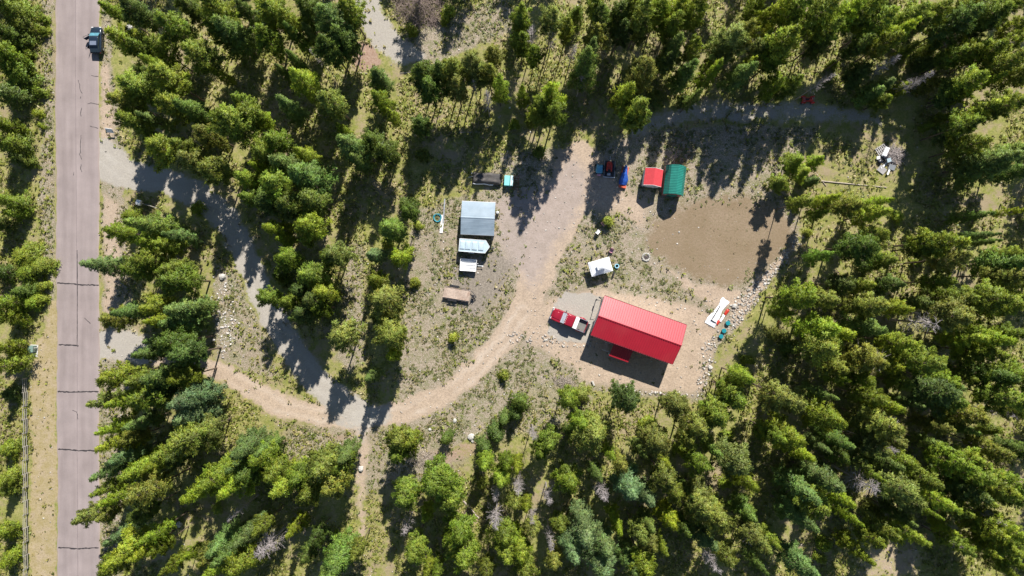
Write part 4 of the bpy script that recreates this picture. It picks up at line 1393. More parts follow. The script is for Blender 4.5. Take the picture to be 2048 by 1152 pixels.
tag(hc, 'coiled teal garden hose on the ground left of the white boards', 'hose')

# fire pit ------------------------------------------------------------
fp = thing('fire_pit', 'round stone-ringed fire pit filled with dark ash between tent and brown lawn', 'fire pit', W(1292, 514), 0)
for i in range(13):
    a = 2 * math.pi * i / 13
    MB().rock((0.56 * math.cos(a), 0.56 * math.sin(a), 0.1), 0.16 + 0.03 * (i % 3), 0.8, 100 + i).build('stone', M_STONE, fp)
MB().loft([[(r * math.cos(2 * math.pi * i / 16), r * math.sin(2 * math.pi * i / 16), z) for i in range(16)] for r, z in ((0.5, 0.03), (0.3, 0.09), (0.05, 0.11))]).build('ash', M_ASH, fp, smooth=True)
for a in (0.3, 1.4, 2.5):
    MB().tube((0.32 * math.cos(a), .32 * math.sin(a), .12), (-.3 * math.cos(a), -.3 * math.sin(a), .18), .04, .035, 6).build('charred_stick', M_ASH, fp)


def camp_chair(label, px_, py_, rz, fabric, frame=M_DARKSTEEL):
    o = thing('camp_chair', label, 'camp chair', (*at(px_, py_), 0), rz, 'camp chairs in the yard')
    MB().grid(lambda u, v: ((u - .5) * .58, (v - .5) * .52, .45 - .05 * math.sin(math.pi * u) * math.sin(math.pi * v)), 5, 5).build('seat', fabric, o, smooth=True, solid=.02)
    MB().grid(lambda u, v: ((u - .5) * .6, .26 + .16 * v, .46 + .5 * v), 5, 5).build('backrest', fabric, o, smooth=True, solid=.02)
    for x in (-.29, .29):
        MB().tube((x, -.28, 0), (x, .26, .5), .018, .018, 5).build('leg', frame, o)
        MB().tube((x, .3, 0), (x, -.26, .62), .018, .018, 5).build('leg', frame, o)
        MB().box((x, 0, .63), (.07, .5, .025)).build('armrest', frame, o)
    return o


camp_chair('pink and red fabric camp chair beside the bright shrub above the canopy tent', 1206.5, 449.5, 0.6, M_PINK)
camp_chair('white camp chair casting a dark shadow just below the pink camp chair', 1195.5, 464, 2.4, M_TRIM)
camp_chair('small black camp chair standing above the upper right corner of the canopy tent', 1221.5, 502.5, -0.4, M_PINK)['label'] = 'faded pink camp chair above the upper right corner of the canopy tent'

# roadside furniture -----------------------------------------------------
mbx = thing('mailbox', 'white mailbox on a dark post at the lower side of the driveway mouth', 'mailbox', (*at(287, 407), 0), math.radians(-12))
MB().box((0, 0, 0.55), (0.12, 0.12, 1.1)).build('post', M_FENCE, mbx)
MB().loft([[(x, y, z) for x, y, z in ((s, -.38, 1.1), (s, .38, 1.1), (s, .38, 1.42), (s, .25, 1.58), (s, -.25, 1.58), (s, -.38, 1.42))] for s in (-.36, .36)]).build('box', M_WHITE, mbx, bevel=0.02)
MB().box((0, -.4, 1.3), (.6, .03, .34)).build('door', M_WHITE, mbx)
MB().box((.38, .1, 1.5), (.02, .04, .3)).build('flag', M_RED_PLASTIC, mbx)
gt = thing('rail_gate', 'short grey rail gate panel leading right from the white mailbox', 'gate', (*at(293, 409), 0), math.radians(-17))
for x in (0.0, 2.3):
    MB().box((x, 0, .65), (.1, .1, 1.3)).build('post', M_FENCE, gt)
for i in range(5):
    MB().box((1.15, 0, .25 + .24 * i), (2.18, .05, .07)).build('rail', M_FENCE, gt)
MB().tube((0.08, .04, .25), (2.2, .04, 1.2), .025, .025, 5).build('brace', M_FENCE, gt)
sg = thing('sign_board', 'white slanted sign board on two posts beside the upper corner of the driveway mouth', 'sign', (*at(226, 264), 0), math.radians(-8))
MB().box((0, 0, 0.95), (1.15, 0.05, 0.85), rx=math.radians(-35)).build('panel', M_WHITE, sg)
for x in (-.45, .45):
    MB().box((x, -.05, .5), (.09, .09, 1.0)).build('post', M_FENCE, sg)
tbx = thing('transformer_box', 'grey-green utility transformer box on a concrete pad by the left roadside', 'utility box', (*at(69, 697), 0), math.radians(-3))
MB().box((0, 0, .5), (.85, .95, .9)).build('cabinet', M_TBOX, tbx, bevel=.03)
MB().box((0, 0, .98), (.9, 1.0, .06)).build('lid', M_TBOX, tbx, bevel=.02)
MB().box((0, -.35, .035), (1.2, 1.9, .07)).build('pad', M_CONC, tbx)
MB().box((.55, .2, .45), (.08, .08, .9)).build('marker_post', M_TRIM, tbx)
MB().box((-.35, -.95, .2), (.4, .35, .26)).build('junction_box', M_STEEL, tbx, bevel=.02)

fence = thing('rail_fence', 'grey three-rail wooden fence running straight along the left roadside verge', 'fence', (*at(56, 756), 0), 0)
ys = [756 + 27.0 * i for i in range(17)]
fx0, fy0 = at(56, 756)
post = None
for i, py in enumerate(ys):
    X, Y = at(56 + 1.5 * (py - 756) / 400, py)
    h_ = 1.25 + random.uniform(-.05, .08)
    if post is None:
        post = MB().box((0, 0, .62), (.13, .13, 1.28)).build('post', M_FENCE, fence)
        o = post
    else:
        o = post.copy()
        COL.objects.link(o)
        o.parent = fence
    o.location = (X - fx0, Y - fy0, 0)
    o.rotation_euler = (random.uniform(-.03, .03), random.uniform(-.03, .03), random.uniform(0, 1))
rail = None
for i in range(len(ys) - 1):
    for k, z in enumerate((.35, .75, 1.12)):
        X0, Y0 = at(56 + 1.5 * (ys[i] - 756) / 400, ys[i])
        X1, Y1 = at(56 + 1.5 * (ys[i + 1] - 756) / 400, ys[i + 1])
        if rail is None:
            rail = MB().tube((0, -1.14, 0), (0, 1.14, 0), .055, .045, 6).build('rail', M_FENCE, fence)
            o = rail
        else:
            o = rail.copy()
            COL.objects.link(o)
            o.parent = fence
        o.location = ((X0 + X1) / 2 - fx0 + (.09 if i % 2 else -.05), (Y0 + Y1) / 2 - fy0, z + random.uniform(-.03, .03))
        o.rotation_euler = (random.uniform(-.012, .012), 0, random.uniform(-.02, .02) + (math.pi if i % 2 else 0))

# scrap pile ------------------------------------------------------------
o = thing('wooden_pallet', 'broken wooden pallet frame at the top of the scrap pile right of the lawn', 'pallet', W(1761, 300), math.radians(32))
for i in range(6):
    MB().box((-0.75 + .3 * i, 0, .3), (.14, 1.2, .03)).build('slat', M_BOARD, o)
for y in (-.55, 0, .55):
    MB().box((0, y, .2), (1.7, .1, .16)).build('bearer', M_BOARD, o)
o = MB().grid(crumpled(1.7, lambda u: 0.75, 14, .22), 14, 8).build('white_sheet', M_SHEET, smooth=True, solid=.01)
o.location = (*at(1769, 305), .3)
o.rotation_euler[2] = math.radians(-25)
tag(o, 'crumpled strip of white sheeting beside the pallet on the scrap pile', 'plastic sheet')
for k, (px_, py_, r, lab) in enumerate(((1758, 324, .42, 'low black rubbish bag at the left side of the scrap pile'), (1769, 316, .52, 'largest black rubbish bag in the middle of the scrap pile'), (1783, 326, .38, 'black rubbish bag at the right side of the scrap pile'))):
    o = MB().rock((0, 0, .3), r, .55, 50 + k, 6, 10).build('rubbish_bag', M_BAG, smooth=True)
    o.location = W(px_, py_)
    tag(o, lab, 'rubbish bag', 'black bags on the scrap pile')
for k, (px_, py_, lx, ly, a, mm, lab) in enumerate(((1762, 340, 1.3, .95, -35, M_BOARD, 'grey sheet of board leaning at the lower left of the scrap pile'), (1782, 335, 1.1, .8, -15, M_STEEL, 'pale metal sheet at the lower right of the scrap pile'),
                                                    (1773, 322, .7, .6, 20, M_TR_ROOF, 'small pale blue sheet lying on the black rubbish bags'), (1755, 316, .6, .5, 10, M_WHITE, 'small white square board at the left tip of the scrap pile'),
                                                            (1767, 331, 1.5, .3, 40, M_TRIM, 'narrow white plank lying across the middle of the scrap pile'), (1790, 322, 1.2, .25, -60, M_PLANK, 'brown plank at the right edge of the scrap pile'),
                                                            (1775, 345, .9, .3, 65, M_TRIM, 'white plank sticking out of the lower end of the scrap pile'))):
    o = MB().box((0, 0, .2), (lx, ly, .04), rx=.2, ry=.12).build('scrap_board', mm)
    o.location = (*at(px_, py_), .55 if k == 2 else .08)
    o.rotation_euler[2] = math.radians(a)
    tag(o, lab, 'board', 'loose boards on the scrap pile')


def stick_heap(name, px_, py_, rx, ry, hgt, n, lmin, lmax, thick, seedv, material, kind=None):
    rd = random.Random(seedv)
    m = MB()
    for i in range(n):
        a, t = rd.uniform(0, 6.28), rd.random() ** .6
        c = Vector((rx * t * math.cos(a), ry * t * math.sin(a), 0.08 + hgt * (1 - t) * rd.uniform(.5, 1)))
        d = Vector((rd.uniform(-1, 1), rd.uniform(-1, 1), rd.uniform(-.25, .35))).normalized() * rd.uniform(lmin, lmax) / 2
        p0, p1 = c - d, c + d
        p0.z, p1.z = max(.03, p0.z), max(.03, p1.z)
        m.tube(p0, p1, thick * rd.uniform(.5, 1.3), thick * .35, 4, cap=False)
    o = m.build(name, material)
    o.location = W(px_, py_)
    return o


M_BRUSH = mat('dry_brush', (0.24, 0.185, 0.16), .95, var=.35, scale=2)
tag(stick_heap('branch_heap', 1785, 311, 1.9, 1.6, .7, 330, .5, 2.0, .03, 8, M_DEAD), 'tangle of pale dead branches on the right side of the scrap pile', 'brush pile', kind='stuff')
tag(stick_heap('brush_pile', 838, 12, 4.0, 3.4, 1.6, 900, .7, 3.0, .028, 9, M_BRUSH), 'big brown heap of dead branches beside the upper clearing', 'brush pile', kind='stuff')
tag(stick_heap('brush_pile', 868, 42, 0.9, 0.8, .4, 120, .5, 1.6, .025, 10, M_BRUSH), 'small brown branch heap right of the large brush heap', 'brush pile', kind='stuff')
tag(stick_heap('brush_pile', 1128, 762, 1.6, 1.0, .5, 170, .6, 1.8, .025, 11, M_LOG), 'grey branch heap below the shadow corner of the red-roofed house', 'brush pile', kind='stuff')
tag(stick_heap('brush_pile', 846, 918, 2.6, 1.2, .5, 200, .6, 2.6, .022, 12, M_LOG), 'thin grey branches scattered left of the white boulder', 'brush pile', kind='stuff')

# logs ------------------------------------------------------------
for k, (x0, y0, x1, y1, r, lab) in enumerate((
        (800, 147, 862, 142, .09, 'thin pale log lying across the grass below the upper clearing'), (718, 146, 735, 147, .09, 'short pale log below the brown patch near the upper clearing'),
        (927, 1001, 958, 1036, .16, 'bare tan log lying aslant among the pines at the bottom centre'), (1640, 362, 1773, 375, .10, 'long pale pole lying on the grass below the scrap pile'),
        (1630, 345, 1652, 372, .07, 'thin stick meeting the left end of the long pale pole'), (905, 945, 920, 940, .09, 'short pale stick below the white boulder'),
        (863, 34, 879, 46, .08, 'pale stick poking from the small brush heap'), (600, 944, 606, 930, .1, 'short brown log in the grass left of the little path'),
        (918, 265, 960, 264, .07, 'thin straight pole on the ground above the dark tarped trailer'), (1184, 762, 1188, 771, .2, 'short white log stump below the shaded side of the house'))):
    a, b = Vector(W(x0, y0)), Vector(W(x1, y1))
    d = b - a
    o = MB().tube((-d.length / 2, 0, r * .9), (d.length / 2, 0, r * .9), r, r * .7, 8).build('fallen_log', M_PALE if 'white' in lab and 'stump' in lab else M_LOG)
    o.location = (a + b) / 2
    o.rotation_euler[2] = math.atan2(d.y, d.x)
    tag(o, lab, 'log', 'fallen logs and poles')

# boulders ------------------------------------------------------------
for k, (px_, py_, r, lab) in enumerate((
        (943, 873, .55, 'largest pale boulder alone in the weeds below the curved dirt track'), (945, 882, .25, 'small white rock touching the lower side of the largest boulder'),
        (910, 841, .35, 'white rock at the lower edge of the curved dirt track'), (860, 859, .25, 'small pale rock left of the white rocks near the track'),
        (446, 553, .55, 'grey flat boulder at the top of the stony strip beside the driveway'), (542, 880, .45, 'pale rock in the grass below the lower track'),
        (437, 820, .4, 'pale rock behind a fir beside the grassy slope at left'), (722, 937, .5, 'pale rock at the end of the small path below the junction'),
        (1468, 612, .42, 'pale block of stone right of the white plastic sheet'), (1420, 735, .4, 'pale stone at the right end of the house pad'),
        (360, 1048, .5, 'pale bluish rock in tree shadow at the lower left'), (260, 55, .5, 'pale rock under the trees right of the parked car'),
        (1358, 464, .16, 'small dark stone alone on the brown lawn'), (1098, 664, .16, 'small dark stone below the nose of the pickup'), (1454, 215, .3, 'white stone at the edge of the shaded upper track'))):
    o = MB().rock((0, 0, r * .35), r, .65, 300 + k, 5, 9).build('boulder', M_PALE if 'dark' not in lab else M_STONE, smooth=False)
    o.location = W(px_, py_)
    o.rotation_euler[2] = k
    tag(o, lab, 'boulder', 'boulders lying in the clearing')


# ------------------------------------------------------------------ trees: prototypes
def cards(P, D, Lc, Wc, r, spread):
    """needle cards: at points P with main direction D; returns verts, quads"""
    n = len(P)
    d = D + r.normal(0, spread, (n, 3))
    d /= np.linalg.norm(d, axis=1, keepdims=True) + 1e-9
    up = np.array([0, 0, 1.0]) + r.normal(0, .75, (n, 3))
    s = np.cross(d, up)
    s /= np.linalg.norm(s, axis=1, keepdims=True) + 1e-9
    l = Lc * r.uniform(.6, 1.35, (n, 1))
    w = Wc * r.uniform(.6, 1.4, (n, 1))
    V = np.stack([P - s * w * .35, P + d * l * .45 - s * w * .5, P + d * l, P + d * l * .45 + s * w * .5], 1)
    return V.reshape(-1, 3), np.arange(n * 4).reshape(-1, 4)


def tree_proto(kind, seed):
    """returns crown mesh, trunk mesh at true size (height hp, radius rp)"""
    r = np.random.default_rng(seed)
    if kind == 'pine':
        hp, rp, base, per, nwh = 14.0, 2.4, 0.40 + r.uniform(-.06, .08), 6, 13
    elif kind == 'fir':
        hp, rp, base, per, nwh = 14.0, 2.4, 0.22 + r.uniform(-.05, .05), 6, 18
    elif kind == 'larch':
        hp, rp, base, per, nwh = 14.0, 2.4, 0.30 + r.uniform(-.06, .08), 6, 14
    elif kind == 'young':
        hp, rp, base, per, nwh = 5.0, 1.2, 0.10, 6, 9
    else:
        hp, rp, base, per, nwh = 1.6, 1.2, 0.05, 9, 4
    P, D, T, NN = [], [], [], []
    limbs = []
    bend = r.normal(0, .25, 2)
    axis = lambda z: np.array([bend[0] * (z / hp) ** 2, bend[1] * (z / hp) ** 2, z])
    lop = r.uniform(0, 6.28)
    for k in range(nwh):
        f = (k + r.uniform(-.25, .25)) / (nwh - 1)
        f = min(max(f, 0), 1)
        z = hp * (base + (1 - base) * f * 0.97)
        if kind == 'pine':
            prof = (0.55 + .45 * math.sin(math.pi * min(1, f * 1.7 + .12) / 1)) if f < .45 else (1 - ((f - .45) / .55) ** 1.15) * .95 + .05
        elif kind == 'fir':
            prof = (1 - f) ** .74 * .99 + .04
            if f < .12:
                prof *= .75
        elif kind == 'larch':
            prof = (.7 + .3 * min(1, f * 4)) * (1 - f ** 1.25) * 1.02 + .05
        elif kind == 'young':
            prof = (1 - f) ** .75 + .07
        else:
            prof = .8 + .3 * r.random() - f * .35
        nb = per if f < .8 else max(3, per - 2)
        a0 = r.uniform(0, 6.28)
        for b in range(nb):
            a = a0 + 6.283 * b / nb + r.normal(0, .28)
            if r.random() < (.14 if kind in ('pine', 'larch') else .06):
                continue
            L = rp * prof * r.uniform(.5, 1.3) * (1 + .22 * math.cos(a - lop))
            up = {'pine': .10 + .45 * f, 'fir': -.12 + .5 * f, 'larch': -.02 + .5 * f, 'young': .1 + .4 * f, 'bush': .35 + .7 * f}[kind] + r.normal(0, .1)
            d = np.array([math.cos(a) * math.cos(up), math.sin(a) * math.cos(up), math.sin(up)])
            o = axis(z)
            limbs.append((o, o + d * L * .9, .05 if kind != 'bush' else .02))
            side = np.array([-math.sin(a), math.cos(a), 0])
            bt = r.uniform(.72, 1.25)
            # sprays along the limb: one at the tip and pairs to the sides
            nc = max(3, int(L / (.30 if kind != 'young' else .24)))
            for c in range(nc):
                t = .25 + .75 * (c + r.uniform(0, .8)) / nc
                t = min(t, 1.0)
                for sgn in (-1, 0, 1):
                    if sgn == 0 and t < .7:
                        continue
                    off = sgn * (1.04 - t) * L * .29 * r.uniform(.4, 1.3)
                    ctr = o + d * L * t + side * off + np.array([0, 0, -.18 * t * t * L * (1 if kind == 'fir' else .2)]) + r.normal(0, .06, 3)
                    dd = d * (.9 if sgn == 0 else .6) + side * sgn * .75 + np.array([0, 0, .12 if kind != 'fir' else -.02])
                    m = {'pine': 18, 'larch': 18, 'fir': 17, 'young': 14, 'bush': 10}[kind]
                    ln = .30 if kind != 'young' else .2
                    P.append(np.repeat(ctr[None], m, 0) + r.normal(0, .06, (m, 3)) + dd * r.uniform(-.30, .30, (m, 1)))
                    D.append(np.repeat(dd[None], m, 0))
                    nrm = np.array([d[0], d[1], 0]) * (.45 + .35 * t) + side * sgn * .22 + np.array([0, 0, .48 + .25 * f])
                    nr = nrm[None] + r.normal(0, .34, (m, 3))
                    NN.append(np.repeat(nr / np.linalg.norm(nr, axis=1, keepdims=True), 4, 0))
                    # every limb and every spray has a needle colour of its own
                    g = bt * r.uniform(.75, 1.28)
                    warm = r.uniform(.88, 1.16)
                    T.append(np.repeat(np.array([[g * warm, g, g * r.uniform(.75, 1.1)]]), m * 4, 0))
    P, D, T = np.concatenate(P), np.concatenate(D), np.concatenate(T)
    ln, wd = {'pine': (.31, .105), 'larch': (.30, .085), 'fir': (.28, .10), 'young': (.22, .085), 'bush': (.2, .12)}[kind]
    V, Q = cards(P, D, ln, wd, r, .42 if kind != 'bush' else .9)
    crown = np_mesh('crown', V, Q, M_LEAF, T, normals=np.concatenate(NN))
    m = MB()
    zs = [-.3, .25 * hp, .55 * hp, .8 * hp, .985 * hp]
    rad = {'pine': .17, 'larch': .16, 'fir': .19, 'young': .06, 'bush': .03}[kind]
    for z0, z1 in zip(zs[:-1], zs[1:]):
        m.tube(axis(z0), axis(z1), rad * (1 - .93 * max(0, z0) / hp), rad * (1 - .93 * max(0, z1) / hp), 7, cap=False)
    for o, e, w in limbs:
        m.tube(o, e, w * .55, w * .15, 3, cap=False)
    if kind == 'pine':   # a few dead stubs below the crown
        for i in range(10):
            z = hp * r.uniform(.15, base)
            a = r.uniform(0, 6.28)
            m.tube(axis(z), axis(z) + np.array([math.cos(a), math.sin(a), -.1]) * r.uniform(.4, 1.3), .02, .008, 3, cap=False)
    me = bpy.data.meshes.new('trunk')
    me.from_pydata([tuple(p) for p in m.v], [], m.f)
    me.materials.append(M_BARK)
    return crown, me, hp, rp


def dead_proto(seed):
    r = np.random.default_rng(seed)
    hp, rp = 12.0, 2.0
    t = MB()
    t.tube((0, 0, -.3), (0, 0, hp * .5), .15, .10, 7, cap=False)
    t.tube((0, 0, hp * .5), (.1, .05, hp), .10, .02, 6, cap=False)
    b = MB()
    for k in range(95):
        f = r.uniform(0, 1)
        z = hp * (.35 + .63 * f)
        a = r.uniform(0, 6.28)
        L = rp * (1.05 - .75 * f) * r.uniform(.4, 1.1)
        up = r.uniform(-.15, .45)
        o = np.array([0, 0, z])
        d = np.array([math.cos(a) * math.cos(up), math.sin(a) * math.cos(up), math.sin(up)])
        e = o + d * L
        b.tube(o, e, .028, .012, 3, cap=False)
        for q_ in range(6):
            s = r.uniform(.3, 1)
            p = o + d * L * s
            d2 = d + r.normal(0, .6, 3)
            d2 /= np.linalg.norm(d2)
            b.tube(p, p + d2 * r.uniform(.25, .65), .015, .007, 3, cap=False)
    tm_ = bpy.data.meshes.new('trunk')
    tm_.from_pydata([tuple(p) for p in t.v], [], t.f)
    tm_.materials.append(M_DEAD)
    bm_ = bpy.data.meshes.new('branches')
    bm_.from_pydata([tuple(p) for p in b.v], [], b.f)
    bm_.materials.append(M_DEAD)
    return bm_, tm_, hp, rp


PROTO = {'pine': [tree_proto('pine', 10 + i) for i in range(7)], 'larch': [tree_proto('larch', 110 + i) for i in range(5)], 'fir': [tree_proto('fir', 40 + i) for i in range(5)],
         'young': [tree_proto('young', 60 + i) for i in range(4)], 'bush': [tree_proto('bush', 80 + i) for i in range(4)],
         'dead': [dead_proto(90 + i) for i in range(4)]}

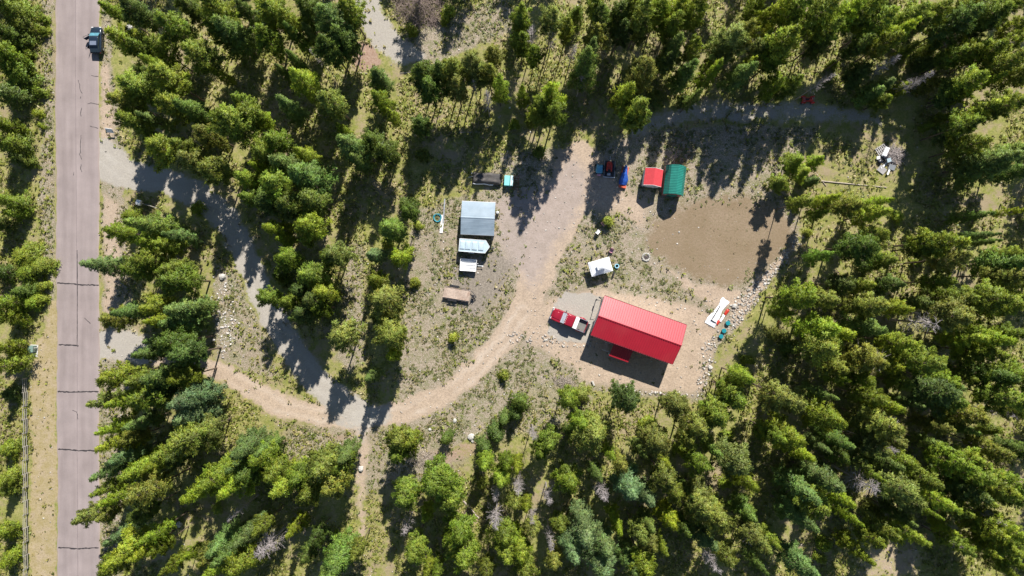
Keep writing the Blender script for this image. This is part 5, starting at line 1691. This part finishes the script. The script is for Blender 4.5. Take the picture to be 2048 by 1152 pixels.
# crowns read off the photograph, tile by tile: x,y,radius,look  (tile pixels are 1/3 photo pixels)
TILES = {
    (0, 0): '60,60,95p 110,130,85p 60,220,85d 100,430,110p 40,330,90p 60,560,95d 150,500,60d 30,760,70p 60,860,100p 180,970,55p 110,960,60d 275,120,42b 275,185,42b 185,330,45b 260,560,42b 240,680,34b 250,760,22b '
            '690,60,62p 830,60,90d 760,240,105p 850,280,60p 1040,140,95p 1290,60,105p 1400,200,115f 950,290,75p 1190,330,105p 950,400,85y 1000,470,100p 1310,440,45y 800,530,110p 760,600,85o 1040,640,95p 1160,670,85f 790,730,85p 910,720,60f '
            '950,880,105p 1100,880,70p 1160,950,85o 1270,1010,95o 1400,740,125p 1490,690,85p 1230,790,85o 1440,600,55p 1490,1080,85y 1480,60,60d 1150,60,70d 1110,0,60p 1300,200,70p 860,420,40d',
    (512, 0): '80,70,105p 60,200,95p 200,120,75p 300,70,85d 450,130,115d 520,210,100d 560,60,80p 440,280,95d 230,210,55f 330,200,55f 240,360,45f 170,430,40f 270,480,100y 450,600,90o 210,640,75f 30,700,60y '
              '120,830,85p 60,930,85p 290,920,72y 180,980,95f 290,1060,125f 100,1080,115p 520,770,45y 570,880,95f 620,960,60f 710,830,68d 780,900,88d 740,480,85f 740,590,72y 820,690,45y 1010,430,90d 1040,530,85d 1090,440,75d '
              '1180,430,85o 1280,390,90o 1330,450,70o 1460,520,68y 1400,440,60o 1310,520,30g 1390,610,42g 1200,520,75o 980,750,60d 1000,920,45d 1420,330,65o 1150,80,55b 940,190,50b 1130,130,35b 350,320,30g 20,1000,60y',
    (1024, 0): '40,100,70p 40,170,60f 60,260,65p 130,330,58p 120,200,48g 240,210,45g 330,170,58p 240,120,75o 60,560,48y 490,220,72o 430,390,100f 470,320,68f 370,290,42g 230,560,95y 170,640,85p 250,680,78p 130,700,55y 540,110,75d 640,80,75d '
               '660,180,65d 790,100,92o 780,170,65o 900,60,85p 1000,60,85p 1120,50,85p 970,130,75p 1300,230,112o 1380,190,75o 1250,320,65o 960,290,82f 1090,300,68p 930,360,58d 1050,440,78f 1210,430,75y 1390,450,75f 1420,390,48y 810,430,100o '
               '760,400,55o 680,570,95y 740,640,88p 720,700,78p 780,690,58p 860,570,48d 1090,590,42f 1030,600,38d 1490,110,58y 1500,290,65o 20,740,30p 160,910,36d 380,90,48p 510,20,70p 700,20,65p 1470,30,60p 420,480,40g',
    (1536, 0): '60,60,95y 100,250,105p 50,340,85p 40,520,68p 150,510,68p 180,40,85p 340,60,105p 470,90,105y 380,180,85p 330,260,65d 560,70,95p 680,110,105p 780,200,78y 720,240,75p 860,90,95p 900,160,68o 1000,60,85p 1150,110,105d '
               '1340,80,105p 1450,40,78p 1490,150,70p 1290,150,60d 530,480,58d 550,420,68d 640,560,68f 700,500,68f 690,600,58p 800,520,50y 980,500,48o 1010,370,48f 1180,310,88p 1120,340,68p 1250,280,68p 1350,310,78p 1470,260,75p 1430,370,88p '
               '1500,430,78p 1140,520,88p 1230,500,95p 1310,490,58y 1080,590,65d 1080,800,75f 1200,740,85p 1300,660,95y 1420,630,95p 1510,600,58y 1240,860,78p 1330,960,105f 1440,930,115f 1500,1030,78f 1280,1030,88f 170,970,72y 300,960,55y '
               '200,1040,72y 80,1090,65p 260,1090,50f 700,390,48g 310,500,38g 890,490,45g 1390,300,38g 960,760,28y 930,380,45d 640,20,70p 1220,20,60p',
    (0, 384): '60,60,75p 100,120,52p 150,400,105p 230,440,85p 160,480,85p 280,560,45b 270,640,40b 130,600,48d 190,660,72y 30,660,65p 20,740,75p 40,930,58p 40,1040,78p 10,200,50d 0,480,50d '
              '790,150,52p 900,200,95f 720,240,72p 900,300,92y 1060,260,65f 1000,320,75y 590,432,72F 810,470,90p 1030,450,85p 1060,530,100p 700,760,82o 800,720,75f 930,700,92y 960,770,75y 1110,700,105f 1080,780,85f '
              '1190,690,58f 960,890,55f 1050,900,100d 1100,980,95d 900,970,65f 700,1110,85p 830,1110,75p 980,1100,95f 1100,1110,75p 1490,40,58p 1180,100,50b 880,420,70p',
    (512, 384): '60,60,85d 200,60,95d 330,60,95d 300,190,108p 110,220,72y 170,290,58y 190,400,78p 330,510,92p 160,520,48d 460,370,82o 415,610,82y 330,640,75d 80,640,66p 200,660,58p 240,750,36f 300,720,72d 520,880,108o 810,230,92f '
                '790,310,36o 705,385,58F 850,390,78y 730,530,62p 760,630,108o 770,750,75d 810,870,98o 820,985,58y 690,1100,46f 890,60,48d 920,120,58d 430,390,60p 380,700,55p 960,540,40b 970,200,40b 1180,870,36b 1480,1100,42b 250,600,55d',
    (1024, 384): '570,170,42b 1380,1100,78y',
    (1536, 384): '360,40,58y 480,60,95o 640,130,88y 560,320,112d 640,260,75p 320,380,62Y 700,400,58p 600,440,48d 1070,290,105p 980,330,78d 1100,410,95o 1030,540,62p 980,590,38d 440,550,72d 570,560,58p 740,560,62d 190,640,105p 340,650,72o '
                 '620,690,92o 770,690,75y 900,660,58d 330,820,125y 440,850,90y 590,820,88f 130,930,52d 330,960,115o 400,1030,90o 610,1000,105g 620,1020,115o 720,1030,80y 760,900,95p 930,1030,105p 900,780,105g 1100,740,112o 1160,640,75p 1330,650,120p '
                 '1430,690,95p 1200,870,95y 1320,880,112y 1330,970,95p 1450,860,78p 1410,430,105f 1490,380,75p 1440,500,90o 1480,560,60p 1340,1090,95f 1480,1080,95p 1180,1110,55p 1050,1130,75p 1300,300,42f 420,1110,55y 200,60,55p 300,130,50y 650,60,60y 1480,640,70p '
                 '1280,260,38f 240,240,30b 780,150,45b 880,420,40b 560,1130,60p',
    (0, 768): '60,60,60d 60,380,75p 40,560,66p 40,640,58p 30,880,66p 50,1040,66p 620,110,65o 740,100,85y 890,60,105p 960,40,85d 1150,80,105F 1160,180,105F 850,230,66f 700,260,75y 680,350,85y 790,330,65o 1100,340,115o 1200,290,92o 1000,420,85p '
              '760,430,75F 680,510,75F 830,510,95y 930,480,75y 660,620,75y 700,680,75y 880,650,105o 540,790,70o 640,770,65o 850,780,65d 740,890,65F 930,900,72y 750,1010,105y 860,1010,85y 690,1090,85p 960,980,55p 1280,560,112y 1200,640,105y '
              '1400,600,105y 1430,480,66f 1490,380,95F 1490,530,85d 1340,940,85f 1380,1010,85f 1250,1030,60o 1480,900,75f 1300,1100,95y 1450,1080,95p 1420,770,36g 1020,1090,55p 1300,740,40b 1060,430,70d',
    (512, 768): '40,440,85p 100,530,85p 60,380,70f 170,610,105y 250,570,85p 390,480,112o 550,420,66f 520,500,70p 450,590,95o 330,640,80p 40,850,58p 60,980,85g 220,870,55y 490,1060,115f 540,960,70b 610,990,55o 850,340,95o 930,340,66p 850,430,75p 890,650,95p '
                '1070,570,122p 1180,690,95p 1140,600,80p 1020,780,55y 890,880,46g 950,990,85p 1230,900,105p 1260,1010,105p 1180,940,75p 1140,330,42s 1430,290,58s 1360,380,55s 1490,210,38s 1370,470,58y 1470,560,75y 1500,470,55p 1440,790,65g 1490,900,80p '
                '1500,1020,85p 1380,1110,55o 1020,1130,48y 1090,1130,48y 1440,660,36g 430,1110,70f 350,920,55d',
    (1024, 768): '50,110,55s 10,180,42d 330,80,72p 420,60,46o 700,110,95d 230,350,75p 130,310,42g 170,390,60p 500,290,112o 410,240,75p 350,290,46d 800,230,62b 850,270,55b 980,120,85o 870,330,85o 1100,240,85o 1060,320,65o 1240,170,95p 1350,80,95p 1300,30,65p 1290,310,52b '
                 '30,490,48y 340,590,88p 510,540,46f 40,620,48g 700,610,105F 810,660,75F 920,560,85o 970,640,65o 1350,490,112o 1430,590,66y 1200,390,55f 1110,470,75p 90,720,48y 220,690,48g 540,640,56g 410,800,75F 440,880,115F 560,960,95F '
                 '360,990,85F 540,1080,112F 820,830,56f 940,800,75y 760,900,65o 830,950,60o 120,870,58o 250,1050,58o 40,1000,85p 80,1100,75p 1130,740,105o 1230,780,105o 1130,660,70o 1400,760,75f 1450,900,90o 1500,960,75o 700,1060,70f 790,1080,85p '
                 '1180,1040,52g 1280,1040,65o 900,980,46y 1480,1080,46f 1050,640,46f 600,780,46y 1170,920,75F 20,900,46y 230,930,36g 120,810,36g 1390,900,60g 660,480,55o 590,420,50y 1040,860,55d 920,470,40y 640,860,45y',
    (1536, 768): '60,60,95o 170,120,75o 350,190,112y 320,60,55f 620,90,75p 730,130,85y 1000,60,130d 1100,100,85p 830,110,48f 1200,190,92o 1150,260,56f 1020,260,66o 1420,80,105p 1490,150,75p 140,310,112y 200,410,75y 40,300,70p 300,370,48f 410,340,66f '
                 '700,240,100o 700,220,75g 560,230,75o 640,370,85o 640,350,60g 760,340,66o 420,430,56d 540,450,60o 700,460,75f 800,450,85p 600,530,56y 550,580,85g 1010,370,58f 1100,450,95p 1200,460,85p 1250,560,95p 1360,390,75o 1500,400,66d 1450,600,95p '
                 '1370,620,100p 1180,620,95f 1250,670,75p 1470,690,85p 930,570,85p 780,620,105o 850,690,92o 1010,690,95y 1130,740,75p 320,570,105f 200,640,95f 280,730,112p 430,680,85y 180,790,85f 490,800,55y 790,790,55f 680,880,75p 620,920,65p 860,900,82y '
                 '980,770,36y 1070,870,48y 1310,790,60g 1380,810,60o 1340,880,92p 1450,880,105y 1400,960,100y 1500,1000,85p 1140,970,60g 1150,980,60p 200,1080,95F 320,960,55b 300,1040,45b 550,1010,65y 1390,1100,65y 20,930,56y 1460,1060,70p 1290,390,45g 1420,180,50g 760,880,45d',
}
COLORS = {'p': (0.212, 0.288, 0.033), 'y': (0.272, 0.362, 0.033), 'o': (0.245, 0.288, 0.056), 'd': (0.128, 0.192, 0.035), 'f': (0.172, 0.264, 0.058), 'F': (0.168, 0.260, 0.088), 'Y': (0.21, 0.38, 0.045),
          's': (0.14, 0.22, 0.045), 'b': (0.30, 0.375, 0.05), 'g': (0.36, 0.335, 0.335)}
LOOK = {'p': 'green pine', 'y': 'yellow-green larch', 'o': 'olive pine', 'd': 'dark green pine', 'f': 'blue-green fir', 'F': 'grey-blue fir', 'Y': 'vivid lime-green larch', 's': 'small dark green sapling', 'b': 'bright yellow-green shrub', 'g': 'grey bare dead tree'}
LANDMARKS = [(1270, 665, 110, 'the red-roofed house'), (956, 436, 60, 'the grey shed'), (1200, 533, 60, 'the white canopy tent'), (1137, 640, 60, 'the red pickup'), (914, 588, 60, 'the plank flatbed trailer'),
             (1355, 358, 60, 'the green-roofed shed'), (190, 82, 70, 'the parked car'), (1773, 320, 80, 'the scrap pile'), (289, 403, 70, 'the white mailbox'), (838, 14, 70, 'the big brush heap'),
             (975, 356, 70, 'the dark tarped trailer'), (1613, 201, 60, 'the red quad bike'), (68, 695, 60, 'the transformer box'), (943, 873, 60, 'the largest pale boulder'), (740, 835, 80, 'the track junction'),
             (1440, 480, 120, 'the brown lawn'), (1437, 627, 50, 'the white plastic sheet'), (225, 263, 60, 'the white sign board')]
DIRS = ['right of', 'up-right of', 'just above', 'up-left of', 'left of', 'down-left of', 'just below', 'down-right of']
entries = []
for (ox, oy), txt in TILES.items():
    for e in txt.split():
        a, b, c = e.split(',')
        entries.append((ox + float(a) / 3, oy + float(b) / 3, float(c[:-1]) / 3, c[-1]))
entries.sort(key=lambda e: -e[2])
taken = set()
ONES = 'zero one two three four five six seven eight nine ten eleven twelve thirteen fourteen fifteen sixteen seventeen eighteen nineteen'.split()
TENS = 'zero ten twenty thirty forty fifty sixty seventy eighty ninety'.split()


def words(n):
    if n < 20:
        return ONES[n]
    if n >= 100:
        return 'one hundred'
    return TENS[n // 10] + ('-' + ONES[n % 10] if n % 10 else '')




def tree_label(px, py, r, t):
    size = '' if t in 'sb' else ('broad ' if r > 33 else 'medium ' if r > 23 else 'slim ')
    look = size + LOOK[t]
    for lx, ly, lr, nm in sorted(LANDMARKS, key=lambda l: math.hypot(px - l[0], py - l[1]) - l[2]):
        d = math.hypot(px - lx, py - ly)
        if d > lr + 75:
            continue
        k = round(math.atan2(-(py - ly), px - lx) / (math.pi / 4)) % 8
        lab = f'{look} {DIRS[k]} {nm}'
        if (k, nm, t) not in taken and lab not in taken:
            taken.add((k, nm, t))
            taken.add(lab)
            return lab
    fx, fy = px / 20.48, py / 11.52
    for rx, ry in ((round(fx), round(fy)), (math.floor(fx), math.floor(fy)), (math.ceil(fx), math.ceil(fy)), (math.ceil(fx), math.floor(fy)), (math.floor(fx), math.ceil(fy))):
        lab = f'{look}, {words(max(0, rx))} percent across and {words(max(0, ry))} percent down the photo'
        if lab not in taken:
            break
    taken.add(lab)
    return lab


GROUPS = {'larch_tree': 'larch trees among the pines', 'pine_tree': 'pine trees of the surrounding forest', 'fir_tree': 'fir trees among the pines', 'dead_tree': 'dead grey trees in the forest', 'sapling': 'saplings in the clearing', 'shrub': 'low shrubs in the clearings', 'young_pine': 'young pines between the taller ones'}
tr_rng = random.Random(11)
# smaller trees filling the forest between the big crowns
fill = []
_rf = np.random.default_rng(77)
_cx, _cy = _rf.uniform(0, 2048, 4000), _rf.uniform(-5, 1150, 4000)
_ff = fields(_cx, _cy)
_open = np.maximum.reduce([_ff[k] for k in ('dry', 'bare', 'gravel', 'lawn', 'mauve', 'straw', 'duff')])
for qx, qy, op in zip(_cx, _cy, _open):
    if op > .2 or 30 < qx < 240 or len(fill) >= 25 or not (qx > 1380 or qy > 880):
        continue
    if (420 < qx < 560 and 300 < qy < 830) or (640 < qx < 830 and 100 < qy < 1000) or (1540 < qx < 1840 and 230 < qy < 620) or (900 < qx < 1110 and 200 < qy < 400):
        continue
    if any(math.hypot(qx - l[0], qy - l[1]) < l[2] + 25 for l in LANDMARKS):
        continue
    if any(math.hypot(qx - a, qy - b) < c * .8 + 10 for a, b, c, _ in entries) or any(math.hypot(qx - a, qy - b) < 34 for a, b, c, _ in fill):
        continue
    fill.append((qx, qy, tr_rng.uniform(11, 21), tr_rng.choice('ppyyodfb')))
entries += fill
tree_sites = []
placed = {}
for px, py, r, t in entries:
    if t in 'fF':
        kind, name = 'fir', 'fir_tree'
    elif t == 'g':
        kind, name = 'dead', 'dead_tree'
    elif t == 'b':
        kind, name = 'bush', 'shrub'
    elif t == 's':
        kind, name = 'young', 'sapling'
    elif t in 'yY':
        kind, name = 'larch', 'larch_tree'
    else:
        kind, name = 'pine', 'pine_tree'
        if r < 17.5:
            kind, name = 'young', 'young_pine'
    left_edge = px < 125 and kind in ('pine', 'larch', 'fir')
    pr = tr_rng.choice(PROTO['young' if left_edge else kind])
    rad = r * S * 0.95
    if left_edge:   # the trees left of the road are short and bushy
        rad *= .82
        lim = 34 if py > 740 else 58
        zc = min(4.5, max(1.3, H * (1 - (1024 - lim) / (1024 - px))))
        h = zc / .5
    elif kind in ('pine', 'fir', 'larch'):
        h = min(16.0, 7.2 + rad * 3.0) * tr_rng.uniform(.88, 1.1)
        if py < 270 and 880 < px < 1800:
            h *= 1.13
        if (1540 < px < 1640 and 300 < py < 400) or (1690 < px < 1900 and 100 < py < 330):
            h *= .55
        far_ = min(1, max(0, (abs(px - 1024) - 350) / 450))
        h *= 1 + .08 * far_
        rad *= 1 - .04 * far_
        kz = {'pine': .74, 'larch': .68, 'fir': .62}[kind]
        for _ in range(4):   # the scrap pile lies in the sun: no tree tall enough to shade it stands sunward of it
            bx, by = at(px, py, h * kz)
            ex, ey = at(1773, 320)
            t_ = (bx - ex) * math.sin(SUN_AZ) + (by - ey) * math.cos(SUN_AZ)
            pp = abs((bx - ex) * math.cos(SUN_AZ) - (by - ey) * math.sin(SUN_AZ))
            if 0 < t_ < h / math.tan(SUN_EL) + 1.5 and pp < rad * .8 + 1.6 and h > 5.5:
                h *= .84
        zc = h * kz
    elif kind == 'dead':
        h, zc = tr_rng.uniform(10, 14), 8.5
        rad *= 1.15
    elif kind == 'young':
        h = 2.2 + rad * 2.3
        zc = h * .5
    else:
        h, zc = 0.7 + rad * .5, .5
    rad *= (H - zc) / H
    x, y = at(px, py, zc)
    tree_sites.append((x, y, rad))
    o = thing(name, tree_label(px, py, r, t), {'larch_tree': 'larch tree', 'pine_tree': 'pine tree', 'fir_tree': 'fir tree', 'dead_tree': 'dead tree', 'sapling': 'sapling', 'shrub': 'shrub', 'young_pine': 'young pine'}[name], (x, y, -.05), tr_rng.uniform(0, 6.28), GROUPS[name])
    s = rad / pr[3]
    o.scale = (s * tr_rng.uniform(.94, 1.06), s * tr_rng.uniform(.94, 1.06), h / pr[2])
    c = bpy.data.objects.new('branches' if kind == 'dead' else 'crown', pr[0])
    COL.objects.link(c)
    c.parent = o
    k = tr_rng.uniform(.82, 1.18)
    w = tr_rng.uniform(.92, 1.1)
    base = COLORS[t]
    c.color = (base[0] * k * w, base[1] * k, base[2] * k * tr_rng.uniform(.8, 1.3), 1)
    if kind != 'bush':
        tk = bpy.data.objects.new('trunk', pr[1])
        COL.objects.link(tk)
        tk.parent = o


# ------------------------------------------------------------------ woods beyond the picture's edges (their shade falls into it)
def mesh_arrays(me, k):
    V = np.empty(len(me.vertices) * 3, np.float32)
    me.vertices.foreach_get('co', V)
    Q = np.empty(len(me.loops), np.int32)
    me.loops.foreach_get('vertex_index', Q)
    t = np.empty(len(me.vertices) * 4, np.float32)
    me.attributes['tint'].data.foreach_get('color', t)
    return V.reshape(-1, 3), Q.reshape(-1, k), t.reshape(-1, 4)[:, :3]


vs, qs, ts, off = [], [], [], 0
tb_ = MB()
rd = random.Random(5)
spots = []
for i in range(900):
    px_, py_ = rd.uniform(-160, 2210), rd.uniform(-230, 1330)
    x, y = at(px_, py_)
    inside = -8 < px_ < 2056 and -12 < py_ < 1165
    if inside or 60 < px_ < 235 or (690 < px_ < 800 and py_ < 0) or (890 < px_ < 1010 and -60 < py_ < 0):
        continue
    if any(math.hypot(x - a, y - b) < 3.6 for a, b in spots):
        continue
    spots.append((x, y))
spots = spots[:170]
for x, y in spots:
    V, Q, T = mesh_arrays(rd.choice(PROTO['pine'][:4])[0], 4)
    keep = np.random.default_rng(len(vs)).random(len(Q)) < .55
    V4, T4 = V[Q[keep]].reshape(-1, 3), T[Q[keep]].reshape(-1, 3)
    h = rd.uniform(12, 15.5)
    a, s = rd.uniform(0, 6.28), rd.uniform(.85, 1.1)
    R = np.array([[math.cos(a) * s, -math.sin(a) * s, 0], [math.sin(a) * s, math.cos(a) * s, 0], [0, 0, h / 14]])
    vs.append(V4 @ R.T + np.array([x, y, 0]))
    ts.append(T4 * np.array(COLORS[rd.choice('ppyod')]) * rd.uniform(.8, 1.2))
    tb_.tube((x, y, -.2), (x, y, h * .95), .17, .03, 6, cap=False)
V = np.concatenate(vs)
T = np.concatenate(ts)
me = np_mesh('surrounding_forest', V, np.arange(len(V)).reshape(-1, 4), M_GRASS, T, normals=np.tile(np.array([0, 0, 1.0]), (len(V), 1)))
fo = link('surrounding_forest', me)
tag(fo, 'dense pine forest carrying on beyond the clearing on every side', 'forest', kind='stuff')
tb_.build('trunks', M_BARK, fo)


# ------------------------------------------------------------------ ground cover: tufts, weeds, stones
def sample(n, seed, weight):
    r = np.random.default_rng(seed)
    px_, py_ = r.uniform(-60, 2108, n), r.uniform(-60, 1212, n)
    f = fields(px_, py_)
    keep = r.random(n) < weight(px_, py_, f)
    f2 = {k: v[keep] for k, v in f.items()}
    return px_[keep], py_[keep], f2


def off_road(px_, py_):
    return ((px_ < 108) | (px_ > 201)).astype(float)


def tufts(name, label, n, seed, weight, rad, hgt, blades, pal, clump):
    r = np.random.default_rng(seed)
    px_, py_, f = sample(n, seed, weight)
    m = len(px_)
    x, y = (px_ - 1024) * S, -(py_ - 576) * S
    z = height(px_, py_, f)
    sc = r.uniform(.55, 1.4, m)
    pal = np.array(pal)
    c = pal[r.integers(0, len(pal), m)] * r.uniform(.75, 1.25, (m, 1))
    a = r.uniform(0, 6.283, (m, blades))
    t = r.uniform(.4, 1.0, (m, blades))
    R = rad * sc[:, None] * t
    bx, by = x[:, None] + r.normal(0, rad * .35, (m, blades)) * sc[:, None], y[:, None] + r.normal(0, rad * .35, (m, blades)) * sc[:, None]
    w = rad * .34 * sc[:, None] * np.ones_like(a)
    tipx, tipy = bx + R * np.cos(a), by + R * np.sin(a)
    tz = z[:, None] + hgt * sc[:, None] * r.uniform(.5, 1.1, (m, blades))
    sx_, sy_ = -np.sin(a) * w, np.cos(a) * w
    zb = np.repeat(z[:, None] - .02, blades, 1)
    mx_, my_ = bx + (tipx - bx) * .5, by + (tipy - by) * .5
    mz = zb + (tz - zb) * .75
    V = np.stack([np.stack([bx, by, zb], -1), np.stack([mx_ + sx_, my_ + sy_, mz], -1), np.stack([tipx, tipy, tz], -1), np.stack([mx_ - sx_, my_ - sy_, mz], -1)], 2).reshape(-1, 3)
    C = np.repeat(c, blades * 4, 0)
    NZ = np.tile(np.array([0, 0, 1.0]), (len(V), 1)) + np.repeat(r.normal(0, .28, (m * blades, 3)), 4, 0)
    NZ /= np.linalg.norm(NZ, axis=1, keepdims=True)
    o = link(name, np_mesh(name, V, np.arange(len(V)).reshape(-1, 4), M_GRASS, C, normals=NZ))
    return tag(o, label, name.replace('_', ' '), kind='stuff')


clear = lambda f: 1 - np.clip(np.maximum.reduce([f['bare'], f['gravel'], f['lawn'], f['mauve'] * .8]), 0, 1)
patch = lambda x, y, s, sc: np.clip(.5 + 1.6 * fbm(x / sc, y / sc, s, 3), 0, 1)
tufts('forest_grass', 'yellow-green grass growing between and under the trees', 170000, 201,
      lambda x, y, f: off_road(x, y) * clear(f) ** 2 * (1 - .85 * f['dry']) * (1 - .9 * f['straw']) * (1 - .7 * f['duff']) * patch(x, y, 71, 60) * .8, .29, .34, 5,
      [(.27, .285, .055), (.34, .31, .10), (.19, .23, .045), (.40, .345, .175), (.25, .285, .05)], 1)
tufts('yard_weeds', 'low olive weeds dotted over the dry yard', 110000, 202,
      lambda x, y, f: off_road(x, y) * clear(f) ** 1.5 * f['dry'] * (1 - .5 * f['dark']) * patch(x, y, 72, 34) ** 1.2 * 1.1, .26, .15, 6,
      [(.16, .165, .06), (.21, .2, .08), (.13, .15, .055), (.28, .24, .12), (.18, .21, .06)], 1)
tufts('verge_straw', 'dry straw-coloured grass on the roadside verge', 14000, 203,
      lambda x, y, f: off_road(x, y) * np.maximum(f['straw'] * .8, ((x > 201) & (x < 232)) * .35 + ((x > 78) & (x < 110)) * .35) * (1 - f['gravel']), .18, .16, 5,
      [(.36, .30, .13), (.27, .225, .075), (.44, .37, .2), (.22, .2, .07)], 1)


def stones(name, label, n, seed, weight, rmin, rmax, pal):
    r = np.random.default_rng(seed)
    px_, py_, f = sample(n, seed, weight)
    m = len(px_)
    x, y, z = (px_ - 1024) * S, -(py_ - 576) * S, height(px_, py_, f)
    R = rmin + (rmax - rmin) * r.random(m) ** 1.7
    base = np.array([(0, 0, 1), (1, 0, 0), (.3, .95, 0), (-.8, .6, 0), (-.8, -.6, 0), (.3, -.95, 0), (0, 0, -1)], float)
    tri = np.array([(0, i, i % 5 + 1) for i in range(1, 6)] + [(6, i % 5 + 1, i) for i in range(1, 6)])
    P = base[None] * r.uniform(.65, 1.3, (m, 7, 1)) + r.normal(0, .1, (m, 7, 3))
    a = r.uniform(0, 6.283, m)
    ca, sa = np.cos(a)[:, None], np.sin(a)[:, None]
    st = r.uniform(.6, 1.0, m)[:, None]
    X = (P[:, :, 0] * ca - P[:, :, 1] * st * sa) * R[:, None] + x[:, None]
    Y = (P[:, :, 0] * sa + P[:, :, 1] * st * ca) * R[:, None] + y[:, None]
    Zz = P[:, :, 2] * .6 * R[:, None] + z[:, None] + .12 * R[:, None]
    V = np.stack([X, Y, Zz], -1).reshape(-1, 3)
    Q = (tri[None] + (np.arange(m) * 7)[:, None, None]).reshape(-1, 3)
    pal = np.array(pal)
    C = np.repeat(pal[r.integers(0, len(pal), m)] * r.uniform(.8, 1.2, (m, 1)), 7, 0)
    o = link(name, np_mesh(name, V, Q, M_RUBBLE, C))
    return tag(o, label, name.replace('_', ' '), kind='stuff')


M_RUBBLE, _nt, _p = nodes_of('rubble_stone')
_a = _nt.nodes.new('ShaderNodeAttribute')
_a.attribute_name = 'tint'
_nt.links.new(_a.outputs['Color'], _p.inputs['Base Color'])
_p.inputs['Roughness'].default_value = .9
ROCKS = [(.42, .395, .355), (.34, .31, .275), (.5, .475, .43), (.29, .265, .235), (.39, .34, .295)]
berm = lambda x, y: np.maximum.reduce([line_mask(x, y, [(1595, 478, 7), (1560, 528, 8), (1515, 575, 12), (1482, 620, 16), (1466, 645, 12)], 8),
                                       line_mask(x, y, [(1436, 665, 8), (1416, 700, 10), (1412, 750, 9), (1395, 790, 6)], 8) * .7,
                                       line_mask(x, y, [(1020, 672, 7), (1060, 676, 9), (1120, 682, 10), (1180, 690, 6)], 7) * .45,
                                       line_mask(x, y, [(1400, 790, 4), (1300, 788, 3), (1230, 780, 2)], 4) * .7])
stones('rubble_edging', 'pale grey rubble edging the lawn and the house pad', 600000, 301, lambda x, y, f: berm(x, y) * .5 * (1 - f['pad']) * (1 - f['lawn']), .06, .30, ROCKS)
stones('stony_ground', 'scattered pale stones over the dry yard and rocky strip', 170000, 302,
       lambda x, y, f: off_road(x, y) * (.012 + .16 * np.clip(poly_mask(x, y, [(865, 400), (915, 400), (910, 560), (870, 580), (850, 500)], 20), 0, 1) + .38 * poly_mask(x, y, [(432, 540), (462, 560), (480, 640), (470, 700), (440, 712), (428, 640)], 10)
                                         + .05 * f['dry'] + .03 * f['bare'] + .1 * poly_mask(x, y, [(480, 830), (720, 850), (700, 870), (500, 850)], 10)) * (1 - f['lawn'] * .9) * (1 - f['gravel'] * .9), .04, .19, ROCKS)
stones('rock_strip', 'band of pale stones beside the driveway left of the lower track', 260000, 304,
       lambda x, y, f: .42 * poly_mask(x, y, [(434, 540), (460, 560), (476, 640), (468, 695), (444, 708), (430, 640)], 12) * (1 - f['gravel']), .06, .30, [(.52, .49, .45), (.42, .39, .36), (.58, .55, .51)])
tufts('lawn_grass', 'thin short grass starting on the bare brown lawn', 60000, 205, lambda x, y, f: f['lawn'] * patch(x, y, 75, 40) ** 1.6 * .2, .16, .06, 5,
      [(.21, .18, .09), (.26, .21, .12), (.18, .165, .075)], 1)
stones('lawn_stones', 'small pale stones lying on the brown lawn', 20000, 306, lambda x, y, f: f['lawn'] * .22, .03, .10, ROCKS)
